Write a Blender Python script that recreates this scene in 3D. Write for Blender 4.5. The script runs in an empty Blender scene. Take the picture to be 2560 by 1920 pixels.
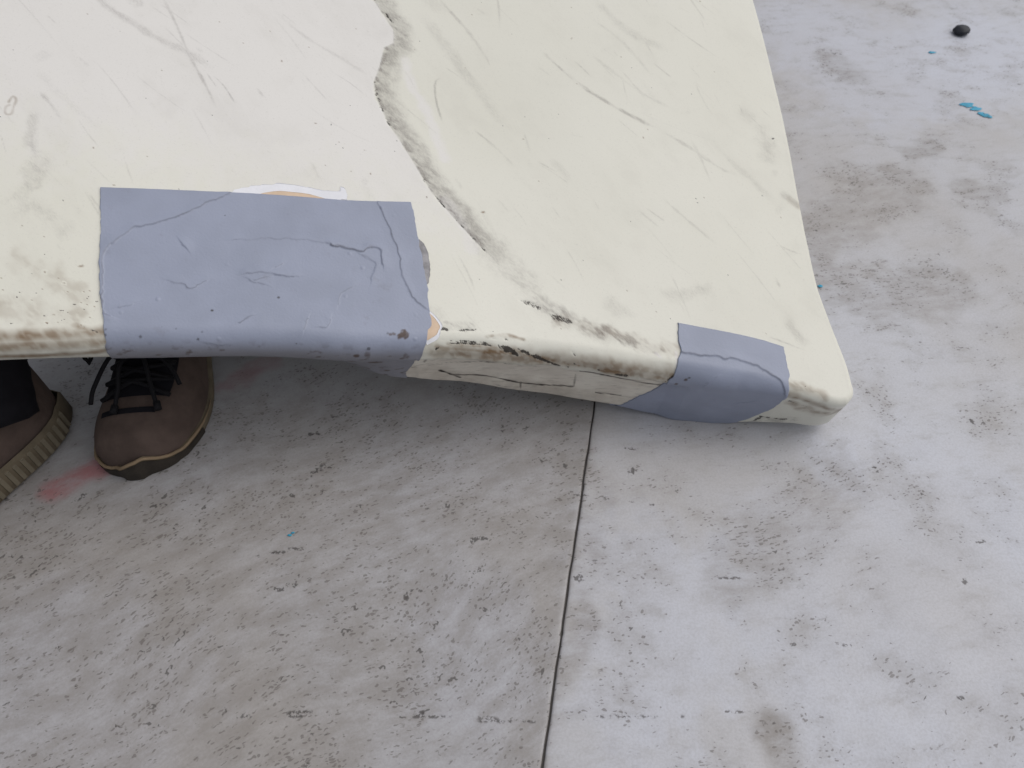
import bpy, bmesh, math, random
import numpy as np
R = math.radians
scene = bpy.context.scene
# ---------------------------------------------------------------- camera
cam = bpy.data.cameras.new('camera'); cam_ob = bpy.data.objects.new('camera', cam)
scene.collection.objects.link(cam_ob); scene.camera = cam_ob
cam_ob.location = (0, 0, .70); cam_ob.rotation_euler = (R(90-52), 0, 0)
cam.sensor_width = 36; cam.lens = 36*1849/2560; cam.clip_start = .02; cam.clip_end = 100
cam.dof.use_dof = True; cam.dof.focus_distance = .70; cam.dof.aperture_fstop = 9.0
# ---------------------------------------------------------------- light: soft overcast light, strongest from the right
SUN_AZ, SUN_EL = 74, 58           # degrees from +Y towards +X, and above the horizon
world = bpy.data.worlds.new('World'); scene.world = world; world.use_nodes = True
wn = world.node_tree; wn.nodes.clear()
sky = wn.nodes.new('ShaderNodeTexSky'); sky.sky_type = 'NISHITA'; sky.sun_disc = False
sky.sun_elevation = R(SUN_EL); sky.sun_rotation = R(SUN_AZ); sky.air_density = 1.0; sky.dust_density = 4.0
bg = wn.nodes.new('ShaderNodeBackground'); bg.inputs['Strength'].default_value = .125
wo = wn.nodes.new('ShaderNodeOutputWorld')
hs = wn.nodes.new('ShaderNodeHueSaturation'); hs.inputs['Saturation'].default_value = .30      # thin cloud greys the sky
wn.links.new(sky.outputs[0], hs.inputs['Color']); wn.links.new(hs.outputs[0], bg.inputs[0]); wn.links.new(bg.outputs[0], wo.inputs[0])
sun = bpy.data.lights.new('sun', 'SUN'); sun.energy = 1.0; sun.angle = R(90); sun.color = (1, .985, .97)
sun_ob = bpy.data.objects.new('sun', sun); scene.collection.objects.link(sun_ob)
sun_ob.rotation_euler = (R(90-SUN_EL), 0, R(180-SUN_AZ))
vs = scene.view_settings; vs.view_transform = 'Standard'; vs.look = 'None'; vs.gamma = 1; vs.use_curve_mapping = False
vs.exposure = -0.06
# ---------------------------------------------------------------- helpers
COL = scene.collection
def srgb(r, g, b):
    f = lambda c: (c/255/12.92) if c/255 <= .04045 else ((c/255+.055)/1.055)**2.4
    return (f(r), f(g), f(b), 1)
def mesh_object(name, verts, faces, material, parent=None, smooth=True):
    me = bpy.data.meshes.new(name)
    if isinstance(faces, np.ndarray):
        v = np.ascontiguousarray(verts, np.float32); f = np.ascontiguousarray(faces, np.int32); k = f.shape[1]
        me.vertices.add(len(v)); me.vertices.foreach_set('co', v.ravel())
        me.loops.add(f.size); me.loops.foreach_set('vertex_index', f.ravel())
        me.polygons.add(len(f)); me.polygons.foreach_set('loop_start', np.arange(0, f.size, k, dtype=np.int32))
        me.update(calc_edges=True); me.validate()
    else:
        me.from_pydata([tuple(map(float, q)) for q in verts], [], faces); me.update()
    me.polygons.foreach_set('use_smooth', np.full(len(me.polygons), smooth)); me.update()
    o = bpy.data.objects.new(name, me); COL.objects.link(o)
    if material: me.materials.append(material)
    if parent: o.parent = parent
    return o
def color_attr(o, name, rgba):
    a = o.data.attributes.new(name, 'FLOAT_COLOR', 'POINT'); a.data.foreach_set('color', np.ascontiguousarray(rgba, np.float32).ravel())
def grid_faces(n, m, flip=False):
    i, j = np.meshgrid(np.arange(n-1), np.arange(m-1), indexing='ij'); a = (i*m+j).ravel()
    f = np.stack([a, a+1, a+m+1, a+m], -1)
    return f[:, ::-1] if flip else f
def tag(o, label=None, category=None, group=None, kind=None):
    for k, v in (('label', label), ('category', category), ('group', group), ('kind', kind)):
        if v: o[k] = v
    return o
def empty(name, loc=(0, 0, 0)):
    o = bpy.data.objects.new(name, None); COL.objects.link(o); o.location = loc; o.empty_display_size = .05; return o
def tube(path, rad, seg=8, cap=True):
    """verts, faces of a tube along a path"""
    P = np.asarray(path, float); n = len(P); T = np.gradient(P, axis=0); T /= np.linalg.norm(T, axis=1)[:, None]+1e-12
    up = np.array([0, 0, 1.]); rr = np.broadcast_to(rad, (n,))
    V = []
    for k in range(n):
        a = np.cross(T[k], up); a = a if np.linalg.norm(a) > 1e-3 else np.cross(T[k], [1., 0, 0]); a /= np.linalg.norm(a); b = np.cross(a, T[k])
        for q in range(seg):
            t = 2*np.pi*q/seg; V.append(P[k]+rr[k]*(a*np.cos(t)+b*np.sin(t)))
    Fc = [(k*seg+q, k*seg+(q+1) % seg, (k+1)*seg+(q+1) % seg, (k+1)*seg+q) for k in range(n-1) for q in range(seg)]
    if cap: Fc += [tuple(range(seg))[::-1], tuple(range((n-1)*seg, n*seg))]
    return V, Fc
def join(parts):
    V, Fc = [], []
    for v, f in parts:
        o = len(V); V += list(v); Fc += [tuple(i+o for i in q) for q in f]
    return V, Fc
class Nodes:
    def __init__(s, name, rough=.5, spec=.4):
        s.m = bpy.data.materials.new(name); s.m.use_nodes = True; s.t = s.m.node_tree; s.b = s.t.nodes['Principled BSDF']
        s.b.inputs['Roughness'].default_value = rough; s.b.inputs['Specular IOR Level'].default_value = spec
    def n(s, kind, **kw):
        o = s.t.nodes.new('ShaderNode'+kind)
        for k, v in kw.items():
            if k in o.inputs and not hasattr(o, k): o.inputs[k].default_value = v
            else: setattr(o, k, v)
        return o
    def link(s, a, b): s.t.links.new(a, b)
    def pos(s, scale=(1, 1, 1), rot=(0, 0, 0), src=None):
        """object position, turned by rot first and then stretched, so a small scale draws the pattern out along that turned axis"""
        t = s.n('TexCoord'); m = s.n('Mapping', vector_type='TEXTURE')
        m.inputs['Scale'].default_value = tuple(1/v for v in scale); m.inputs['Rotation'].default_value = rot
        s.link(src or t.outputs['Object'], m.inputs['Vector']); return m.outputs[0]
    def noise(s, vec, scale, detail=4, rough=.55, dist=0):
        o = s.n('TexNoise'); s.link(vec, o.inputs['Vector']); o.inputs['Scale'].default_value = scale; o.inputs['Detail'].default_value = detail
        o.inputs['Roughness'].default_value = rough; o.inputs['Distortion'].default_value = dist; return o.outputs['Fac']
    def math(s, op, a, b=None, c=None, clamp=False):
        o = s.n('Math', operation=op); o.use_clamp = clamp
        for k, v in enumerate((a, b, c)):
            if v is None: continue
            if isinstance(v, (int, float)): o.inputs[k].default_value = v
            else: s.link(v, o.inputs[k])
        return o.outputs[0]
    def ramp(s, x, a, b, lo=0., hi=1.):
        o = s.n('MapRange', interpolation_type='SMOOTHSTEP'); s.link(x, o.inputs[0])
        for k, v in zip((1, 2, 3, 4), (a, b, lo, hi)): o.inputs[k].default_value = v
        return o.outputs[0]
    def mix(s, fac, a, b, mode='MIX'):
        o = s.n('Mix', data_type='RGBA', blend_type=mode)
        for k, v in ((0, fac), (6, a), (7, b)):
            if isinstance(v, (int, float)): o.inputs[k].default_value = v
            elif isinstance(v, tuple): o.inputs[k].default_value = v
            else: s.link(v, o.inputs[k])
        return o.outputs[2]
    def base(s, c):
        if isinstance(c, tuple): s.b.inputs['Base Color'].default_value = c
        else: s.link(c, s.b.inputs['Base Color'])
    def bump(s, h, strength=.3, dist=.001):
        o = s.n('Bump'); o.inputs['Strength'].default_value = strength; o.inputs['Distance'].default_value = dist
        s.link(h, o.inputs['Height']); s.link(o.outputs[0], s.b.inputs['Normal'])
    def attr(s, name):
        a = s.n('Attribute', attribute_name=name); q = s.n('SeparateColor'); s.link(a.outputs['Color'], q.inputs[0])
        return q.outputs[0], q.outputs[1], q.outputs[2], a.outputs['Alpha']
# ---------------------------------------------------------------- measured shape of the mat (metres)
PR = (-0.03189, -0.15, 0.35)
PL = (-0.00043, -0.25982, 0.29383)
LIP_FRONT = [(-0.5555, 0.3984), (-0.4902, 0.4125), (-0.435, 0.4249), (-0.3618, 0.4408), (-0.2333, 0.4647), (-0.1452, 0.4752), (-0.0859, 0.4857), (-0.0514, 0.4909), (0.008, 0.4962), (0.09, 0.4972), (0.1698, 0.4932), (0.2382, 0.4889), (0.2726, 0.4847), (0.3025, 0.4783), (0.326, 0.4726), (0.3411, 0.4694), (0.3511, 0.4707)]
LIP_SIDE = [(0.3511, 0.4707), (0.3561, 0.4766), (0.3562, 0.4855), (0.3536, 0.5088), (0.3439, 0.5519), (0.335, 0.591), (0.3306, 0.6386), (0.3275, 0.6923), (0.3227, 0.7854), (0.3142, 0.8792), (0.3027, 0.973), (0.2896, 1.0599), (0.2776, 1.1317)]
BACK_LEFT = (-0.6565, 0.8457)
NU, NS, NR, NE = 820, 520, 26, 40
RAD = ([-1.2, -.62, -.55, -.12, -.03, .02, .08, 1], [.020, .020, .021, .019, .011, .007, .005, .005])
PHI = ([-1.2, -.62, -.54, -.50, -.46, -.06, .03, 1], [125, 120, 116, 96, 84, 80, 86, 88])
EDGE = ([-1.2, -.62, -.54, -.50, -.46, -.40, -.35, -.26, -.15, -.10, -.03, .03, 1], [.030, .035, .040, .042, .048, .060, .070, .078, .086, .074, .052, .050, .065])
AMP = ([-1.2, -.6, -.45, -.1, 0, 1], [.001, .0015, .005, .005, .001, .0005])
MARKS = [
 (0, 0.02473, 0.6, 0.00824, 0.6, 0, [(0.0206, 0.5382, 0.1549), (0.0411, 0.5283, 0.1475), (0.07, 0.5166, 0.1378), (0.1159, 0.5087, 0.1262)]),
 (0, 0.02731, 0.6, 0.00617, 0.4, 1, [(-0.1746, 0.9044, 0.3139), (-0.159, 0.8732, 0.3009), (-0.1457, 0.8539, 0.2919), (-0.1346, 0.8374, 0.2839), (-0.1336, 0.8187, 0.2773), (-0.1432, 0.8108, 0.2767), (-0.1468, 0.7832, 0.2682), (-0.1515, 0.7634, 0.263), (-0.1462, 0.7411, 0.2548), (-0.1318, 0.7124, 0.2429), (-0.1194, 0.6948, 0.2349), (-0.0977, 0.661, 0.2197), (-0.0835, 0.639, 0.2096), (-0.0544, 0.6082, 0.1934), (-0.0258, 0.5807, 0.1783)]),
 (0, 0.00793, 0.75, 0.00352, 0.75, 1, [(-0.1746, 0.9044, 0.3139), (-0.159, 0.8732, 0.3009), (-0.1457, 0.8539, 0.2919), (-0.1346, 0.8374, 0.2839), (-0.1336, 0.8187, 0.2773), (-0.1432, 0.8108, 0.2767), (-0.1468, 0.7832, 0.2682), (-0.1515, 0.7634, 0.263), (-0.1462, 0.7411, 0.2548), (-0.1318, 0.7124, 0.2429), (-0.1194, 0.6948, 0.2349), (-0.0977, 0.661, 0.2197), (-0.0835, 0.639, 0.2096), (-0.0544, 0.6082, 0.1934), (-0.0258, 0.5807, 0.1783)]),
 (3, 0.00351, 0.55, 0.00263, 0.9, 0, [(-0.1468, 0.7832, 0.2682), (-0.1515, 0.7634, 0.263), (-0.1462, 0.7411, 0.2548), (-0.1318, 0.7124, 0.2429)]),
 (3, 0.00276, 0.8, 0.00368, 0.8, 0, [(-0.1616, 0.8783, 0.3031), (-0.1493, 0.8614, 0.2951), (-0.135, 0.8455, 0.2868)]),
 (3, 0.00210, 0.7, 0.00252, 0.85, 0, [(-0.0977, 0.661, 0.2197), (-0.0835, 0.639, 0.2096), (-0.0544, 0.6082, 0.1934), (-0.0258, 0.5807, 0.1783)]),
 (0, 0.01655, 0.35, 0.00828, 0.8, 0, [(-0.0166, 0.5787, 0.1756), (0.0, 0.5591, 0.1658), (0.0247, 0.5366, 0.1535), (0.0576, 0.5199, 0.1414), (0.1076, 0.5119, 0.1289), (0.1707, 0.5002, 0.1139)]),
 (0, 0.03744, 0.22, 0.01248, 0.6, 0, [(-0.042, 0.6106, 0.1914), (-0.0083, 0.5711, 0.1715), (0.033, 0.5379, 0.1522)]),
 (3, 0.00369, 0.6, 0.00369, 0.5, 0, [(0.0082, 0.5341, 0.1561), (0.0226, 0.5302, 0.1519)]),
 (3, 0.00903, 0.62, 0.00575, 0.5, 0, [(0.0246, 0.5297, 0.1513), (0.0377, 0.5239, 0.1467), (0.0617, 0.5179, 0.1399)]),
 (1, 0.01861, 0.4, 0.01034, 0.6, 0, [(0.0492, 0.5187, 0.1427), (0.1076, 0.5119, 0.1289), (0.1707, 0.5002, 0.1139)]),
 (0, 0.01240, 0.55, 0.00620, 0.8, 0, [(0.0822, 0.5085, 0.1326), (0.1241, 0.5042, 0.1232), (0.1704, 0.4968, 0.1128)]),
 (0, 0.00999, 0.35, 0.00333, 0.35, 0, [(-0.4497, 0.802, 0.3497), (-0.4026, 0.7717, 0.3291), (-0.3656, 0.7546, 0.3146), (-0.3378, 0.7476, 0.3054), (-0.3084, 0.7306, 0.2929)]),
 (0, 0.00375, 0.36, 0.00125, 0.2, 0, [(-0.3759, 0.8161, 0.3353), (-0.3544, 0.7794, 0.3191), (-0.3353, 0.7432, 0.3034), (-0.3153, 0.7111, 0.2885), (-0.3001, 0.6835, 0.2761)]),
 (0, 0.00207, 0.5, 0.00083, 0.2, 0, [(-0.3108, 0.7258, 0.292), (-0.2987, 0.7158, 0.2859), (-0.2845, 0.6963, 0.2764)]),
 (0, 0.01281, 0.4, 0.00528, 0.4, 0, [(-0.4537, 0.644, 0.3048), (-0.4537, 0.621, 0.2981), (-0.4484, 0.6001, 0.2906), (-0.4392, 0.585, 0.2837)]),
 (0, 0.02207, 0.25, 0.01104, 0.5, 0, [(-0.4442, 0.5207, 0.2663), (-0.4427, 0.5711, 0.2806), (-0.4293, 0.6008, 0.2858)]),
 (0, 0.00539, 0.26, 0.00192, 0.3, 0, [(-0.4581, 0.6639, 0.3117), (-0.4429, 0.6494, 0.3036), (-0.4312, 0.6341, 0.2961)]),
 (0, 0.01262, 0.3, 0.00589, 0.5, 0, [(-0.4005, 0.8022, 0.3375), (-0.3906, 0.7892, 0.3311)]),
 (0, 0.00529, 0.22, 0.00176, 0.3, 0, [(-0.265, 0.83, 0.3121), (-0.2288, 0.8025, 0.2946), (-0.1852, 0.7832, 0.2775), (-0.15, 0.7665, 0.2636)]),
 (0, 0.00466, 0.34, 0.00140, 0.3, 0, [(-0.0894, 0.8954, 0.2953), (-0.0607, 0.8645, 0.2799), (-0.0418, 0.8406, 0.2683), (-0.0276, 0.8168, 0.257)]),
 (0, 0.01550, 0.22, 0.00547, 0.4, 0, [(-0.1116, 0.8734, 0.2917), (-0.0829, 0.8381, 0.2743), (-0.0547, 0.7988, 0.2549), (-0.0271, 0.7623, 0.2372), (0.0089, 0.7267, 0.2197)]),
 (0, 0.00467, 0.46, 0.00187, 0.6, 0, [(0.0352, 0.8415, 0.2559), (0.0584, 0.8209, 0.245), (0.0745, 0.8071, 0.238)]),
 (0, 0.00511, 0.52, 0.00186, 0.55, 0, [(0.0676, 0.8115, 0.2404), (0.1021, 0.7901, 0.2279), (0.139, 0.7723, 0.2159), (0.1714, 0.7591, 0.2062)]),
 (0, 0.00415, 0.28, 0.00185, 0.5, 0, [(0.1714, 0.7591, 0.2062), (0.2079, 0.74, 0.1941), (0.2394, 0.7201, 0.1822), (0.2626, 0.7134, 0.1761)]),
 (0, 0.00309, 0.3, 0.00132, 0.4, 0, [(-0.0443, 0.7282, 0.2288), (-0.0176, 0.7071, 0.2176), (0.0044, 0.6856, 0.207)]),
 (0, 0.00224, 0.5, 0.00089, 0.2, 0, [(-0.0777, 0.786, 0.2544), (-0.0834, 0.7837, 0.2547), (-0.0866, 0.7747, 0.2522), (-0.0836, 0.7515, 0.2437), (-0.0758, 0.7271, 0.2345)]),
 (0, 0.00300, 0.36, 0.00100, 0.3, 0, [(0.2211, 0.9562, 0.2679), (0.2324, 0.9371, 0.2595), (0.2412, 0.9208, 0.2525)]),
 (0, 0.00287, 0.36, 0.00096, 0.3, 0, [(0.1678, 0.8499, 0.239), (0.1794, 0.8407, 0.2341), (0.1911, 0.8317, 0.229)]),
 (0, 0.00265, 0.3, 0.00088, 0.4, 0, [(0.1392, 0.6543, 0.1746), (0.1629, 0.6365, 0.1642)]),
 (0, 0.00266, 0.3, 0.00089, 0.4, 0, [(0.1484, 0.658, 0.1745), (0.1702, 0.6445, 0.166)]),
 (0, 0.00270, 0.42, 0.00090, 0.2, 0, [(0.2987, 0.6345, 0.1418), (0.3167, 0.6281, 0.1368), (0.3367, 0.6254, 0.1285)]),
 (0, 0.01014, 0.28, 0.00369, 0.3, 0, [(0.3068, 0.6997, 0.1641), (0.3249, 0.6898, 0.1577), (0.3324, 0.6825, 0.1516)]),
 (1, 0.00922, 0.35, 0.00369, 0.3, 0, [(0.3203, 0.6917, 0.1591), (0.3323, 0.6838, 0.1521)]),
 (0, 0.00352, 0.3, 0.00132, 0.3, 0, [(0.2906, 0.5966, 0.13), (0.2944, 0.5833, 0.1247)]),
 (0, 0.01720, 0.22, 0.00860, 0.4, 0, [(0.1536, 0.5631, 0.1387), (0.1889, 0.565, 0.1338), (0.2211, 0.5773, 0.1337)]),
 (0, 0.01553, 0.25, 0.00604, 0.3, 0, [(0.2946, 0.5495, 0.1128), (0.3063, 0.5354, 0.1059), (0.3176, 0.519, 0.0984)]),
 (0, 0.02831, 0.2, 0.00944, 0.4, 0, [(0.2959, 0.7915, 0.1985), (0.3032, 0.7295, 0.1754)]),
 (0, 0.01363, 0.18, 0.00487, 0.4, 0, [(0.0981, 0.9332, 0.2783), (0.1359, 0.8931, 0.2587), (0.1938, 0.8686, 0.2416)]),
 (0, 0.00432, 0.2, 0.00144, 0.5, 0, [(0.092, 0.9027, 0.2685), (0.1301, 0.8748, 0.2532), (0.1711, 0.8256, 0.23)]),
 (0, 0.00425, 0.2, 0.00142, 0.5, 0, [(0.0902, 0.851, 0.2508), (0.1505, 0.8059, 0.2261), (0.1974, 0.7868, 0.212)]),
 (1, 0.02472, 0.26, 0.01413, 0.55, 0, [(-0.4374, 0.4905, 0.2556), (-0.4096, 0.4771, 0.2442), (-0.3818, 0.4638, 0.2327)]),
 (1, 0.02758, 0.34, 0.01379, 0.6, 0, [(-0.4555, 0.4379, 0.2445), (-0.4203, 0.441, 0.2363), (-0.3813, 0.445, 0.227)]),
 (0, 0.02181, 0.22, 0.01091, 0.5, 0, [(-0.4452, 0.5534, 0.2762), (-0.4217, 0.5342, 0.2643), (-0.3985, 0.5151, 0.2525)]),
 (1, 0.01377, 0.9, 0.00344, 0.3, 0, [(-0.4561, 0.4129, 0.2358), (-0.4109, 0.4227, 0.2268), (-0.3759, 0.4308, 0.2199), (-0.3574, 0.4362, 0.217)]),  # these browns: edge dirt, plus painted shade where the left edge rounds under
 (1, 0.01381, 0.8, 0.00345, 0.3, 0, [(-0.4574, 0.4068, 0.2285), (-0.4122, 0.4165, 0.2194), (-0.3769, 0.4248, 0.213), (-0.358, 0.4295, 0.2103)]),
 (1, 0.00836, 0.95, 0.00209, 0.15, 0, [(-0.4617, 0.4044, 0.2194), (-0.4168, 0.4145, 0.2089), (-0.3806, 0.4222, 0.2031), (-0.3594, 0.4266, 0.2024)]),
 (3, 0.00420, 0.75, 0.00280, 0.55, 0, [(-0.375, 0.437, 0.2228), (-0.3656, 0.4352, 0.2191), (-0.3574, 0.435, 0.2162)]),
 (1, 0.00839, 0.95, 0.00350, 0.3, 0, [(-0.3795, 0.4361, 0.2238), (-0.3655, 0.4346, 0.2188), (-0.3556, 0.4338, 0.2144)]),
 (1, 0.00343, 0.8, 0.00152, 0.2, 0, [(-0.4782, 0.6439, 0.3111), (-0.4766, 0.6514, 0.3129), (-0.473, 0.6477, 0.3109), (-0.4731, 0.6393, 0.3085)]),
 (1, 0.00341, 0.5, 0.00114, 0.2, 0, [(-0.4731, 0.6393, 0.3085), (-0.4733, 0.6315, 0.3063), (-0.4778, 0.6307, 0.3072), (-0.4794, 0.6375, 0.3096), (-0.4769, 0.641, 0.31)]),
 (1, 0.02598, 0.85, 0.00568, 0.3, 0, [(-0.0768, 0.4734, 0.1453), (-0.0321, 0.4783, 0.1333), (0.0162, 0.4817, 0.1243), (0.0907, 0.4838, 0.1109), (0.1669, 0.4815, 0.0973)]),
 (1, 0.00977, 0.75, 0.00407, 0.35, 0, [(-0.063, 0.4784, 0.1503), (-0.008, 0.4832, 0.1387), (0.0491, 0.4837, 0.1174), (0.0912, 0.4835, 0.1046), (0.1507, 0.4814, 0.094)]),
 (3, 0.00378, 0.85, 0.00336, 0.45, 0, [(0.153, 0.4866, 0.0827), (0.1635, 0.4806, 0.0917), (0.1713, 0.4831, 0.1019)]),
 (1, 0.01088, 0.9, 0.00419, 0.35, 0, [(0.1334, 0.4818, 0.0982), (0.1556, 0.4836, 0.0863), (0.1715, 0.4822, 0.0998)]),
 (0, 0.01344, 0.75, 0.00554, 0.8, 0, [(-0.0715, 0.4899, 0.161), (-0.0554, 0.4955, 0.159), (-0.0338, 0.4961, 0.1542)]),
 (1, 0.00480, 0.7, 0.00240, 0.75, 0, [(-0.0258, 0.4895, 0.1497), (-0.008, 0.4938, 0.1473), (0.0121, 0.4931, 0.142)]),
 (3, 0.00200, 0.5, 0.00160, 0.7, 0, [(-0.0239, 0.4888, 0.1487), (0.0121, 0.4916, 0.1412)]),
 (3, 0.00318, 1.0, 0.00159, 0.4, 0, [(-0.0889, 0.4775, 0.1249), (-0.0747, 0.4746, 0.1487), (-0.0591, 0.4799, 0.151), (-0.0318, 0.4834, 0.1458), (-0.01, 0.4844, 0.141)]),
 (3, 0.00883, 1.2, 0.00562, 0.35, 0, [(-0.0128, 0.4846, 0.142), (-0.002, 0.4831, 0.1364), (0.0048, 0.482, 0.1303)]),
 (3, 0.00530, 1.2, 0.00285, 0.25, 0, [(0.0113, 0.4842, 0.1339), (0.0264, 0.4833, 0.125), (0.0431, 0.4833, 0.1147), (0.0577, 0.4832, 0.1098)]),
 (3, 0.00202, 0.75, 0.00121, 0.3, 0, [(0.006, 0.4849, 0.1367), (0.0202, 0.4843, 0.1313), (0.0325, 0.4836, 0.1233)]),
 (3, 0.00206, 0.7, 0.00123, 0.4, 0, [(-0.102, 0.478, 0.116), (-0.0653, 0.4822, 0.1186), (-0.0164, 0.4843, 0.1161), (0.0208, 0.4887, 0.1043), (0.0578, 0.4832, 0.1084)]),
 (3, 0.00298, 1.0, 0.00085, 0.2, 0, [(0.0715, 0.4895, 0.096), (0.1104, 0.4893, 0.0861), (0.1456, 0.4882, 0.0766), (0.1673, 0.487, 0.0739)]),
 (3, 0.00378, 1.0, 0.00168, 0.3, 0, [(-0.0747, 0.4838, 0.1037), (-0.065, 0.4859, 0.0958), (-0.0551, 0.4882, 0.0868)]),
 (3, 0.00301, 1.0, 0.00086, 0.1, 0, [(-0.0651, 0.4861, 0.0942), (-0.0339, 0.4897, 0.089), (-0.0086, 0.4936, 0.0766), (0.0218, 0.4968, 0.0648), (0.0666, 0.4967, 0.06)]),
 (3, 0.00219, 0.7, 0.00066, 0.2, 0, [(0.0095, 0.4951, 0.0699), (0.009, 0.5002, 0.0487)]),
 (3, 0.00216, 0.6, 0.00065, 0.2, 0, [(0.0675, 0.4966, 0.0601), (0.0679, 0.4914, 0.0883)]),
 (3, 0.00267, 0.9, 0.00089, 0.2, 0, [(0.0932, 0.4977, 0.0478), (0.1211, 0.4969, 0.0438)]),
 (3, 0.00179, 0.5, 0.00135, 0.5, 0, [(-0.0174, 0.4947, 0.0654), (0.0324, 0.5021, 0.0419), (0.0886, 0.5024, 0.0266), (0.1116, 0.5026, 0.0204)]),
 (0, 0.04747, 0.5, 0.00863, 0.35, 0, [(-0.1395, 0.4783, 0.1113), (-0.0914, 0.4813, 0.1008), (-0.0345, 0.4925, 0.0731), (0.0537, 0.5004, 0.0414), (0.1179, 0.5003, 0.0266)]),
 (3, 0.00366, 0.9, 0.00204, 0.3, 0, [(0.061, 0.4887, 0.1273), (0.0644, 0.487, 0.1243)]),
 (1, 0.03906, 0.5, 0.00868, 0.2, 0, [(-0.0992, 0.4801, 0.1057), (-0.0343, 0.4918, 0.0775), (0.0531, 0.4985, 0.0511), (0.1173, 0.4992, 0.0317)]),
 (1, 0.01218, 1.0, 0.00487, 0.3, 0, [(-0.0746, 0.4753, 0.1503), (-0.0398, 0.4789, 0.1413), (0.004, 0.4824, 0.1323), (0.0491, 0.4837, 0.1174), (0.0995, 0.483, 0.1047), (0.159, 0.4813, 0.0941)]),
 (3, 0.00395, 0.8, 0.00355, 0.6, 0, [(-0.0705, 0.4801, 0.1555), (-0.0513, 0.4824, 0.1517), (-0.0199, 0.4854, 0.1447)]),
 (3, 0.00331, 0.7, 0.00373, 0.65, 0, [(0.0573, 0.4838, 0.1173), (0.0912, 0.4835, 0.1046), (0.1338, 0.4816, 0.0949)]),
 (3, 0.00356, 0.75, 0.00316, 0.6, 0, [(-0.0688, 0.4903, 0.1605), (-0.0514, 0.4915, 0.1569), (-0.0358, 0.4949, 0.1543)]),
 (3, 0.00217, 0.65, 0.00130, 0.4, 0, [(0.2957, 0.4723, 0.0664), (0.3228, 0.469, 0.0564), (0.3537, 0.474, 0.033)]),
 (1, 0.01107, 0.9, 0.00341, 0.4, 0, [(0.293, 0.4717, 0.0792), (0.3226, 0.4665, 0.0684), (0.3534, 0.4685, 0.0549)]),
 (1, 0.00518, 0.7, 0.00259, 0.5, 0, [(0.3381, 0.4678, 0.0484), (0.3547, 0.4684, 0.0571), (0.3629, 0.4763, 0.0622)]),
 (3, 0.00403, 0.8, 0.00358, 0.55, 0, [(0.2782, 0.4824, 0.0242), (0.2913, 0.4802, 0.0236), (0.3061, 0.4776, 0.0248)]),
 (3, 0.00364, 0.8, 0.00273, 0.5, 0, [(0.2536, 0.4885, 0.0036), (0.2708, 0.4874, 0.0066), (0.2807, 0.4822, 0.0229)]),
 (0, 0.01794, 0.4, 0.00628, 0.7, 0, [(0.2713, 0.4844, 0.0176), (0.3007, 0.479, 0.0213), (0.3243, 0.4743, 0.028)]),
 (3, 0.00258, 0.7, 0.00258, 0.6, 0, [(0.3506, 0.47, 0.0454), (0.3553, 0.4683, 0.0584), (0.3568, 0.4677, 0.0677)]),
 (1, 0.01727, 0.6, 0.00691, 0.5, 0, [(0.3027, 0.4719, 0.0612), (0.3291, 0.469, 0.0505), (0.3504, 0.4686, 0.0511)]),
 (1, 0.01256, 0.5, 0.00586, 0.5, 0, [(0.1828, 0.491, 0.1087), (0.2383, 0.4859, 0.0985), (0.2856, 0.4798, 0.0893), (0.3282, 0.4691, 0.0791)]),
 (2, 0.01501, 0.8, 0.00441, 0.2, 0, [(-0.1207, 0.8004, 0.2682), (-0.1115, 0.771, 0.2563), (-0.0963, 0.7433, 0.2439), (-0.0852, 0.7145, 0.2327), (-0.0725, 0.6815, 0.2201)]),
 (2, 0.01923, 0.75, 0.00585, 0.2, 0, [(-0.0716, 0.6306, 0.2042), (-0.0544, 0.6082, 0.1934), (-0.0423, 0.583, 0.1827)]),
 (2, 0.00331, 0.9, 0.00166, 0.1, 0, [(0.1491, 0.4961, 0.1161), (0.1539, 0.4929, 0.1141)]),
 (2, 0.00415, 1.0, 0.00166, 0.0, 0, [(0.1707, 0.5002, 0.1139), (0.1708, 0.4877, 0.1081)]),
]
TAPE_BIG_L = [(0.21841, 372.6), (0.21852, 413.02), (0.21663, 447.61), (0.21546, 472.75), (0.21599, 497.33), (0.21944, 519.05), (0.2196, 527.15), (0.21668, 534.63)]
TAPE_BIG_R = [(0.525, 379.16), (0.52789, 407.88), (0.52866, 443.12), (0.52727, 468.94), (0.52483, 494.19), (0.52482, 518.84), (0.51764, 537.04), (0.49358, 574.27)]
TAPE_SM_L = [(0.80581, 483.48), (0.80181, 499.76), (0.80235, 520.32), (0.79993, 537.63), (0.78809, 556.14), (0.77019, 570.02), (0.75381, 585.0), (0.74237, 585.0)]
TAPE_SM_R = [(0.92887, 488.77), (0.9273, 505.39), (0.93267, 523.28), (0.93637, 541.47), (0.93341, 557.86), (0.92071, 573.26), (0.90491, 582.44), (0.884, 585.0)]
WHITE_A = [(0.33824, 375.84), (0.3442, 370.45), (0.35289, 367.76), (0.36801, 364.8), (0.38409, 362.53), (0.39826, 362.09), (0.41452, 363.77), (0.43088, 366.87), (0.44548, 366.47), (0.45201, 362.42), (0.45652, 364.57), (0.45686, 372.93)]
WHITE_B = [(0.33822, 376.78), (0.34404, 377.05), (0.35262, 377.15), (0.37954, 376.81), (0.39562, 376.78), (0.41391, 376.37), (0.4324, 377.01), (0.44905, 376.97), (0.45662, 376.64)]
PEACH_A = [(0.36363, 377.14), (0.37369, 373.41), (0.38779, 371.22), (0.40396, 371.55), (0.41819, 372.83), (0.43448, 376.88)]
PEACH_B = [(0.36045, 377.74), (0.37153, 377.68), (0.38752, 377.74), (0.40365, 378.08), (0.41792, 377.93), (0.43443, 377.81)]
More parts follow.
